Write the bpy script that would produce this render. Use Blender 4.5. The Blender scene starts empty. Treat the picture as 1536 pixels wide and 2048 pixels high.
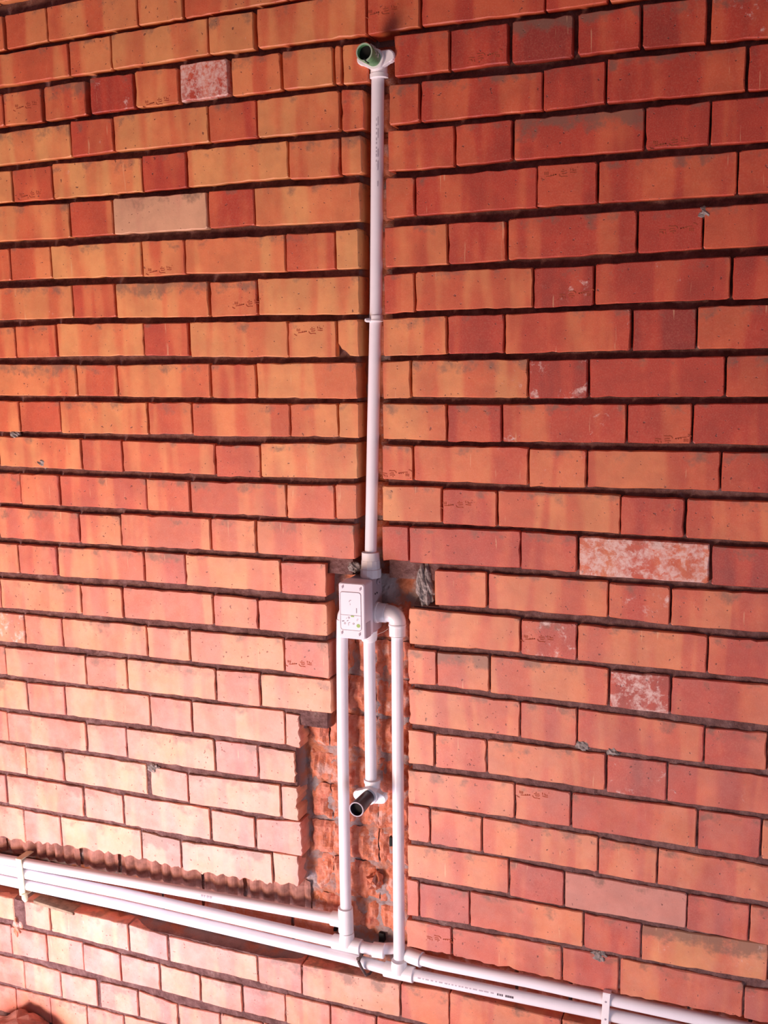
import bpy, math, random
from mathutils import Vector, Matrix, noise
random.seed(11)
sc = bpy.context.scene
C = sc.collection

# ---------------------------------------------------------------- camera
CAM_ROT = ((0.93031862, 0.36637813, -0.01656307), (0.04340703, -0.15483969, -0.98698556), (-0.36417455, 0.91749209, -0.15995364))
cd = bpy.data.cameras.new('camera')
cam = bpy.data.objects.new('camera', cd)
C.objects.link(cam)
cd.sensor_fit = 'VERTICAL'
cd.sensor_height = 36.0
cd.lens = 36.0 * 2037.2 / 2048.0
cd.clip_start = 0.02
rx, dn, fw = [Vector(r) for r in CAM_ROT]
up, bk = -dn, -fw
cam.matrix_world = Matrix(((rx.x, up.x, bk.x, 1.70901), (rx.y, up.y, bk.y, -1.92300), (rx.z, up.z, bk.z, 1.90894), (0, 0, 0, 1)))
sc.camera = cam

# ---------------------------------------------------------------- world and lights
wd = bpy.data.worlds.new('world')
sc.world = wd
wd.use_nodes = True
bg = wd.node_tree.nodes['Background']
bg.inputs[0].default_value = (0.90, 0.60, 0.72, 1)
bg.inputs[1].default_value = 0.17

def area(name, loc, target, sx, sy, power, col):
    l = bpy.data.lights.new(name, 'AREA')
    l.shape = 'RECTANGLE'
    l.size, l.size_y, l.energy, l.color = sx, sy, power, col
    o = bpy.data.objects.new(name, l)
    C.objects.link(o)
    o.location = loc
    o.rotation_euler = (Vector(target) - Vector(loc)).to_track_quat('-Z', 'Y').to_euler()
    return o

# sunlight falling on the floor left of the pipes and thrown back up the wall
area('sunlit_floor_near', (0.10, -0.66, 0.03), (0.14, -0.60, 1.1), 0.90, 0.42, 12.0, (0.90, 0.90, 1.16))
area('sunlit_floor_middle', (-0.22, -1.35, 0.04), (0.25, -0.75, 1.1), 1.00, 0.60, 45.0, (0.95, 0.88, 1.08))
area('sunlit_floor_far', (-0.42, -2.15, 0.15), (0.60, 0.0, 1.9), 0.9, 0.8, 86.0, (1.0, 0.66, 0.48))
# added cool fill for the lower right, no opening is known there
area('cool_fill_right', (2.70, -1.50, 0.50), (1.3, 0.0, 0.6), 0.8, 0.8, 12.0, (0.62, 0.74, 1.0))
sc.view_settings.view_transform = 'Standard'
sc.view_settings.look = 'None'
sc.view_settings.exposure = 0.0
sc.view_settings.gamma = 1.0
sc.view_settings.use_curve_mapping = False

# ---------------------------------------------------------------- node helpers and materials
class NT:
    def __init__(s, name):
        s.m = bpy.data.materials.new(name)
        s.m.use_nodes = True
        s.t = s.m.node_tree
        s.b = s.t.nodes['Principled BSDF']
    def n(s, typ, **kw):
        nd = s.t.nodes.new(typ)
        for k, v in kw.items():
            setattr(nd, k, v)
        return nd
    def l(s, a, b):
        s.t.links.new(a, b)
    def put(s, sock, v):
        if v is None:
            return
        if hasattr(v, 'is_linked'):
            s.l(v, sock)
        else:
            sock.default_value = v
    def math(s, op, a, b=None, c=None, clamp=False):
        nd = s.n('ShaderNodeMath', operation=op, use_clamp=clamp)
        for i, v in enumerate((a, b, c)):
            s.put(nd.inputs[i], v)
        return nd.outputs[0]
    def vmath(s, op, a, b=None):
        nd = s.n('ShaderNodeVectorMath', operation=op)
        s.put(nd.inputs[0], a)
        s.put(nd.inputs[1], b)
        return nd.outputs[0]
    def noise(s, vec, scale, detail=3.0, rough=0.55, dist=0.0):
        nd = s.n('ShaderNodeTexNoise')
        s.put(nd.inputs['Vector'], vec)
        nd.inputs['Scale'].default_value = scale
        nd.inputs['Detail'].default_value = detail
        nd.inputs['Roughness'].default_value = rough
        nd.inputs['Distortion'].default_value = dist
        return nd.outputs[0]
    def ramp(s, fac, stops):
        nd = s.n('ShaderNodeValToRGB')
        e = nd.color_ramp.elements
        while len(e) < len(stops):
            e.new(0.5)
        for i, (p, c) in enumerate(stops):
            e[i].position = p
            e[i].color = (*c, 1) if len(c) == 3 else c
        s.put(nd.inputs[0], fac)
        return nd.outputs[0]
    def map(s, v, a, b, c=0.0, d=1.0, smooth=True):
        nd = s.n('ShaderNodeMapRange')
        if smooth:
            nd.interpolation_type = 'SMOOTHSTEP'
        for i, x in enumerate((v, a, b, c, d)):
            s.put(nd.inputs[i], x)
        return nd.outputs[0]
    def mix(s, f, a, b):
        nd = s.n('ShaderNodeMix', data_type='RGBA')
        s.put(nd.inputs[0], f)
        s.put(nd.inputs[6], a)
        s.put(nd.inputs[7], b)
        return nd.outputs[2]
    def attr(s, name, typ='OBJECT'):
        nd = s.n('ShaderNodeAttribute', attribute_type=typ, attribute_name=name)
        return nd.outputs['Fac']
    def bump(s, h, strength, dist):
        nd = s.n('ShaderNodeBump')
        nd.inputs['Strength'].default_value = strength
        nd.inputs['Distance'].default_value = dist
        s.put(nd.inputs['Height'], h)
        s.l(nd.outputs[0], s.b.inputs['Normal'])

def brick_material():
    s = NT('fired_clay_brick')
    tc = s.n('ShaderNodeTexCoord').outputs['Object']
    rnd = s.n('ShaderNodeObjectInfo').outputs['Random']
    off = s.n('ShaderNodeCombineXYZ')
    s.l(s.math('MULTIPLY', rnd, 37.0), off.inputs[0])
    s.l(s.math('MULTIPLY', rnd, 91.0), off.inputs[1])
    s.l(s.math('MULTIPLY', rnd, 53.0), off.inputs[2])
    vec = s.vmath('ADD', tc, off.outputs[0])
    sx = s.n('ShaderNodeSeparateXYZ')
    s.l(tc, sx.inputs[0])
    tone = s.math('ADD', s.attr('tone'), s.attr('gtone', 'GEOMETRY'))
    # kiln bands: broad upright stripes along the length of a brick
    band = s.noise(s.vmath('MULTIPLY', vec, (17.0, 17.0, 2.2)), 1.0, 2.0, 0.5, 0.3)
    bandv = s.map(band, 0.41, 0.59, -0.62, 0.58)
    mott = s.math('MULTIPLY', s.math('SUBTRACT', s.noise(vec, 45.0, 5.0, 0.6), 0.5), 0.75)
    var = s.math('ADD', s.math('MULTIPLY', bandv, 0.78), mott)
    t1 = s.math('MINIMUM', s.math('MAXIMUM', s.math('ADD', tone, var), 0.02), 3.5)
    t2 = s.math('MAXIMUM', s.math('ADD', tone, s.math('MULTIPLY', var, 0.4)), 3.95)
    pale = s.math('GREATER_THAN', tone, 3.8)
    t = s.math('ADD', s.math('MULTIPLY', t1, s.math('SUBTRACT', 1.0, pale)), s.math('MULTIPLY', t2, pale))
    t = s.math('DIVIDE', t, 5.0)
    col = s.ramp(t, [(0.0, (0.76, 0.345, 0.115)), (0.2, (0.72, 0.225, 0.075)), (0.36, (0.62, 0.115, 0.038)),
                     (0.52, (0.50, 0.048, 0.018)), (0.62, (0.42, 0.034, 0.013)), (0.72, (0.30, 0.024, 0.013)), (0.785, (0.68, 0.37, 0.21)), (0.92, (0.58, 0.20, 0.14))])
    # fine grain
    fine = s.noise(vec, 420.0, 3.0, 0.7)
    col = s.mix(s.map(fine, 0.42, 0.75, 0.0, 0.16), col, (0.85, 0.42, 0.26, 1))
    val = s.map(s.noise(vec, 13.0, 4.0, 0.6), 0.3, 0.7, 0.86, 1.10)
    hsv = s.n('ShaderNodeHueSaturation')
    s.l(val, hsv.inputs['Value'])
    s.l(col, hsv.inputs['Color'])
    col = hsv.outputs[0]
    # light haze painted into the clay colour as a pale film
    du = s.map(s.noise(vec, 16.0, 5.0, 0.65), 0.25, 0.75, 0.5, 1.5)
    col = s.mix(s.math('MULTIPLY', s.math('ADD', s.attr('dust_or_haze'), s.attr('ghaze', 'GEOMETRY')), du), col, (0.80, 0.56, 0.48, 1))
    # darker burnt specks
    sp = s.noise(vec, 130.0, 2.0, 0.5)
    col = s.mix(s.map(sp, 0.69, 0.75, 0.0, 0.75), col, (0.10, 0.02, 0.012, 1))
    # grime smeared along the upper edge
    gr = s.attr('grime')
    gn = s.noise(vec, 26.0, 5.0, 0.65)
    gz = s.map(sx.outputs[2], -0.03, 0.034, -0.22, 0.20)
    gm = s.math('ADD', s.math('ADD', gn, gz), s.math('MULTIPLY', gr, 0.30))
    col = s.mix(s.math('MULTIPLY', s.map(gm, 0.68, 0.90), 0.72), col, (0.17, 0.10, 0.065, 1))
    # lime bloom
    wh = s.attr('bloom')
    wn = s.noise(s.vmath('ADD', vec, (9.0, 3.0, 1.0)), 30.0, 7.0, 0.72, 0.3)
    thr = s.map(wh, 0.0, 1.0, 0.69, 0.40, smooth=False)
    wm = s.map(s.math('SUBTRACT', wn, thr), -0.01, 0.09)
    col = s.mix(s.math('MULTIPLY', wm, s.map(s.noise(vec, 75.0, 5.0, 0.75), 0.35, 0.62, 0.10, 0.85)), col, (0.80, 0.58, 0.50, 1))
    # thin pale drips
    dn_ = s.noise(s.vmath('MULTIPLY', vec, (120.0, 120.0, 9.0)), 1.0, 2.0, 0.6)
    col = s.mix(s.map(dn_, 0.71, 0.76, 0.0, 0.35), col, (0.85, 0.55, 0.30, 1))
    s.l(col, s.b.inputs['Base Color'])
    s.b.inputs['Roughness'].default_value = 0.56
    s.b.inputs['Specular IOR Level'].default_value = 0.85
    h = s.math('ADD', s.math('MULTIPLY', fine, 0.35), s.math('ADD', s.math('MULTIPLY', mott, 0.9), s.map(sp, 0.69, 0.75, 0.0, -1.0)))
    s.bump(h, 0.55, 0.0009)
    return s.m

def cut_material():
    s = NT('chiselled_brick')
    tc = s.n('ShaderNodeNewGeometry').outputs['Position']
    n1 = s.noise(tc, 22.0, 5.0, 0.6)
    col = s.ramp(n1, [(0.30, (0.56, 0.13, 0.07)), (0.44, (0.66, 0.26, 0.17)), (0.54, (0.62, 0.19, 0.09)), (0.66, (0.66, 0.40, 0.33))])
    n2 = s.noise(tc, 60.0, 6.0, 0.7)
    col = s.mix(s.map(n2, 0.60, 0.72, 0.0, 0.55), col, (0.60, 0.47, 0.43, 1))
    s.l(col, s.b.inputs['Base Color'])
    s.b.inputs['Roughness'].default_value = 0.9
    s.bump(s.noise(tc, 160.0, 5.0, 0.7), 0.8, 0.003)
    return s.m

def mortar_material():
    s = NT('cement_mortar')
    tc = s.n('ShaderNodeNewGeometry').outputs['Position']
    n1 = s.noise(tc, 34.0, 6.0, 0.7)
    col = s.ramp(n1, [(0.32, (0.11, 0.045, 0.038)), (0.50, (0.20, 0.095, 0.085)), (0.64, (0.28, 0.155, 0.135)), (0.76, (0.44, 0.34, 0.30))])
    br = s.attr('brickdust', 'GEOMETRY')
    raw = s.mix(s.map(s.noise(tc, 17.0, 4.0, 0.6), 0.40, 0.62), (0.44, 0.36, 0.35, 1), (0.62, 0.22, 0.11, 1))
    col = s.mix(br, col, raw)
    s.l(col, s.b.inputs['Base Color'])
    s.b.inputs['Roughness'].default_value = 0.95
    s.bump(s.noise(tc, 190.0, 6.0, 0.75), 1.0, 0.004)
    return s.m

def plain(name, col, rough=0.5, var=0.0, scale=30.0, bump=0.0, spec=0.5, metal=0.0):
    s = NT(name)
    tc = s.n('ShaderNodeNewGeometry').outputs['Position']
    n = s.noise(tc, scale, 4.0, 0.6)
    c2 = tuple(min(1.0, c * (1 - var)) for c in col)
    s.l(s.mix(s.map(n, 0.35, 0.7), (*col, 1), (*c2, 1)), s.b.inputs['Base Color'])
    s.b.inputs['Roughness'].default_value = rough
    s.b.inputs['Specular IOR Level'].default_value = spec
    s.b.inputs['Metallic'].default_value = metal
    if bump:
        s.bump(n, 0.5, bump)
    return s.m

M_BRICK, M_CUT, M_MORTAR = brick_material(), cut_material(), mortar_material()
M_CUT_SHADE = plain('shaded_chiselled_brick', (0.44, 0.215, 0.165), 0.95, 0.45, 45.0, 0.003)  # cut brick with the pipes' shadow put into its colour
M_PIPE = plain('white_plastic_pipe', (0.93, 0.89, 0.92), 0.33, 0.05, 14.0)
M_FIT = plain('white_plastic_fitting', (0.94, 0.90, 0.90), 0.33, 0.04, 20.0)
M_CLIP = plain('cream_plastic_clip', (0.84, 0.78, 0.52), 0.45, 0.05, 30.0)
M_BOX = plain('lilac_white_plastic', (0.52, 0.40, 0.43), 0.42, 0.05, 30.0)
M_LID = plain('pale_plastic_lid', (0.80, 0.72, 0.78), 0.38, 0.03, 30.0)
M_GREEN = plain('green_test_plug', (0.16, 0.40, 0.17), 0.45, 0.35, 60.0)
M_BLACK = plain('black_test_plug', (0.035, 0.022, 0.030), 0.42, 0.3, 60.0)
M_RIM = plain('worn_plug_rim', (0.42, 0.36, 0.40), 0.5, 0.2, 60.0)
M_DARK = plain('dark_bore', (0.008, 0.008, 0.008), 0.9)
M_INK = plain('print_ink', (0.10, 0.08, 0.10), 0.6)
M_INK2 = plain('faint_print_ink', (0.50, 0.45, 0.50), 0.6)
M_LINE = plain('panel_outline_ink', (0.16, 0.14, 0.18), 0.6)
M_PAPER = plain('panel_sticker', (0.84, 0.78, 0.84), 0.4)
M_GMARK = plain('green_panel_mark', (0.30, 0.50, 0.12), 0.5)
M_STEEL = plain('rusty_steel', (0.17, 0.11, 0.10), 0.6, 0.5, 90.0, 0.001, metal=0.4)
M_STAMP = plain('stamp_shadow_clay', (0.44, 0.085, 0.034), 0.85, 0.3, 200.0)
M_DIRT = plain('reddish_rubble', (0.52, 0.20, 0.14), 0.95, 0.4, 25.0, 0.01)
M_FLOOR = plain('dusty_concrete', (0.36, 0.27, 0.25), 0.95, 0.3, 8.0, 0.01)
M_LUMP = plain('raw_cement', (0.36, 0.30, 0.27), 0.95, 0.6, 120.0, 0.004)

# ---------------------------------------------------------------- mesh helpers
def mesh(name, verts, faces, mat, parent=None, loc=(0, 0, 0), smooth=False):
    me = bpy.data.meshes.new(name)
    me.from_pydata([tuple(v) for v in verts], [], faces)
    me.materials.append(mat)
    if smooth:
        me.polygons.foreach_set('use_smooth', [True] * len(me.polygons))
    me.update()
    o = bpy.data.objects.new(name, me)
    C.objects.link(o)
    o.location = loc
    if parent is not None:
        o.parent = parent
    return o

class MB:
    def __init__(s):
        s.v, s.f = [], []
    def add(s, v, f):
        k = len(s.v)
        s.v += [Vector(p) for p in v]
        s.f += [tuple(i + k for i in q) for q in f]
        return s
    def build(s, name, mat, parent=None, smooth=False, sharp=None):
        # geometry is kept relative to its own centre (or to its thing's base)
        q = parent
        while q is not None and 'base' not in q:
            q = q.parent
        base = Vector(q['base']) if q is not None else Vector((0, 0, 0))
        o = mesh(name, [p - base for p in s.v], s.f, mat, parent, smooth=smooth)
        if sharp is not None:
            o.data.set_sharp_from_angle(angle=sharp)
        return o

def frame(d):
    d = Vector(d).normalized()
    a = Vector((0, 0, 1)) if abs(d.z) < 0.9 else Vector((0, 1, 0))
    u = d.cross(a).normalized()
    return d, u, u.cross(d).normalized()

def lathe(p0, p1, prof, seg=28, caps=True):
    """prof: list of (distance from p0 in metres, radius)"""
    p0 = Vector(p0)
    d, u, w = frame(Vector(p1) - p0)
    v, f = [], []
    for t, r in prof:
        for i in range(seg):
            a = 2 * math.pi * i / seg
            v.append(p0 + d * t + (u * math.cos(a) + w * math.sin(a)) * r)
    for k in range(len(prof) - 1):
        for i in range(seg):
            j = (i + 1) % seg
            f.append((k * seg + i, k * seg + j, (k + 1) * seg + j, (k + 1) * seg + i))
    if caps:
        f.append(tuple(range(seg - 1, -1, -1)))
        n = (len(prof) - 1) * seg
        f.append(tuple(range(n, n + seg)))
    return v, f

def tube(pts, r, seg=24, caps=True):
    pts = [Vector(p) for p in pts]
    v, f = [], []
    pu = None
    rs = r if isinstance(r, (list, tuple)) else [r] * len(pts)
    for k, p in enumerate(pts):
        d = (pts[min(k + 1, len(pts) - 1)] - pts[max(k - 1, 0)]).normalized()
        if pu is None:
            _, pu, _ = frame(d)
        u = (pu - d * pu.dot(d)).normalized()
        w = d.cross(u)
        pu = u
        for i in range(seg):
            a = 2 * math.pi * i / seg
            v.append(p + (u * math.cos(a) + w * math.sin(a)) * rs[k])
    for k in range(len(pts) - 1):
        for i in range(seg):
            j = (i + 1) % seg
            f.append((k * seg + i, k * seg + j, (k + 1) * seg + j, (k + 1) * seg + i))
    if caps:
        f.append(tuple(range(seg - 1, -1, -1)))
        n = (len(pts) - 1) * seg
        f.append(tuple(range(n, n + seg)))
    return v, f

def slab(outline, y0, y1, bev=0.0):
    """closed outline in x,z extruded from front y0 to back y1 with a chamfered front edge"""
    n = len(outline)
    cx = sum(p[0] for p in outline) / n
    cz = sum(p[1] for p in outline) / n
    v, f = [], []
    def inset(p, d):
        q = Vector((p[0] - cx, p[1] - cz))
        return (cx + q.x - d * (1 if q.x > 0 else -1), cz + q.y - d * (1 if q.y > 0 else -1))
    rings = [([inset(p, bev) for p in outline], y0), (outline, y0 + bev), (outline, y1)] if bev else [(outline, y0), (outline, y1)]
    for o, y in rings:
        v += [(p[0], y, p[1]) for p in o]
    for k in range(len(rings) - 1):
        for i in range(n):
            j = (i + 1) % n
            f.append((k * n + i, k * n + j, (k + 1) * n + j, (k + 1) * n + i))
    f.append(tuple(range(n - 1, -1, -1)))
    f.append(tuple(range((len(rings) - 1) * n, len(rings) * n)))
    return v, f

def rrect(x0, x1, z0, z1, r, n=5):
    o = []
    for cx, cz, a0 in ((x1 - r, z1 - r, 0), (x0 + r, z1 - r, 90), (x0 + r, z0 + r, 180), (x1 - r, z0 + r, 270)):
        for i in range(n + 1):
            a = math.radians(a0 + 90.0 * i / n)
            o.append((cx + r * math.cos(a), cz + r * math.sin(a)))
    return o

def thing(name, label, cat, base, group=None):
    o = bpy.data.objects.new(name, None)
    o.empty_display_size = 0.03
    C.objects.link(o)
    o.location = base
    o['base'] = list(base)
    o['label'], o['category'] = label, cat
    if group:
        o['group'] = group
    return o

def tag(o, label, cat, group=None):
    o['label'], o['category'] = label, cat
    if group:
        o['group'] = group
    return o

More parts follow.
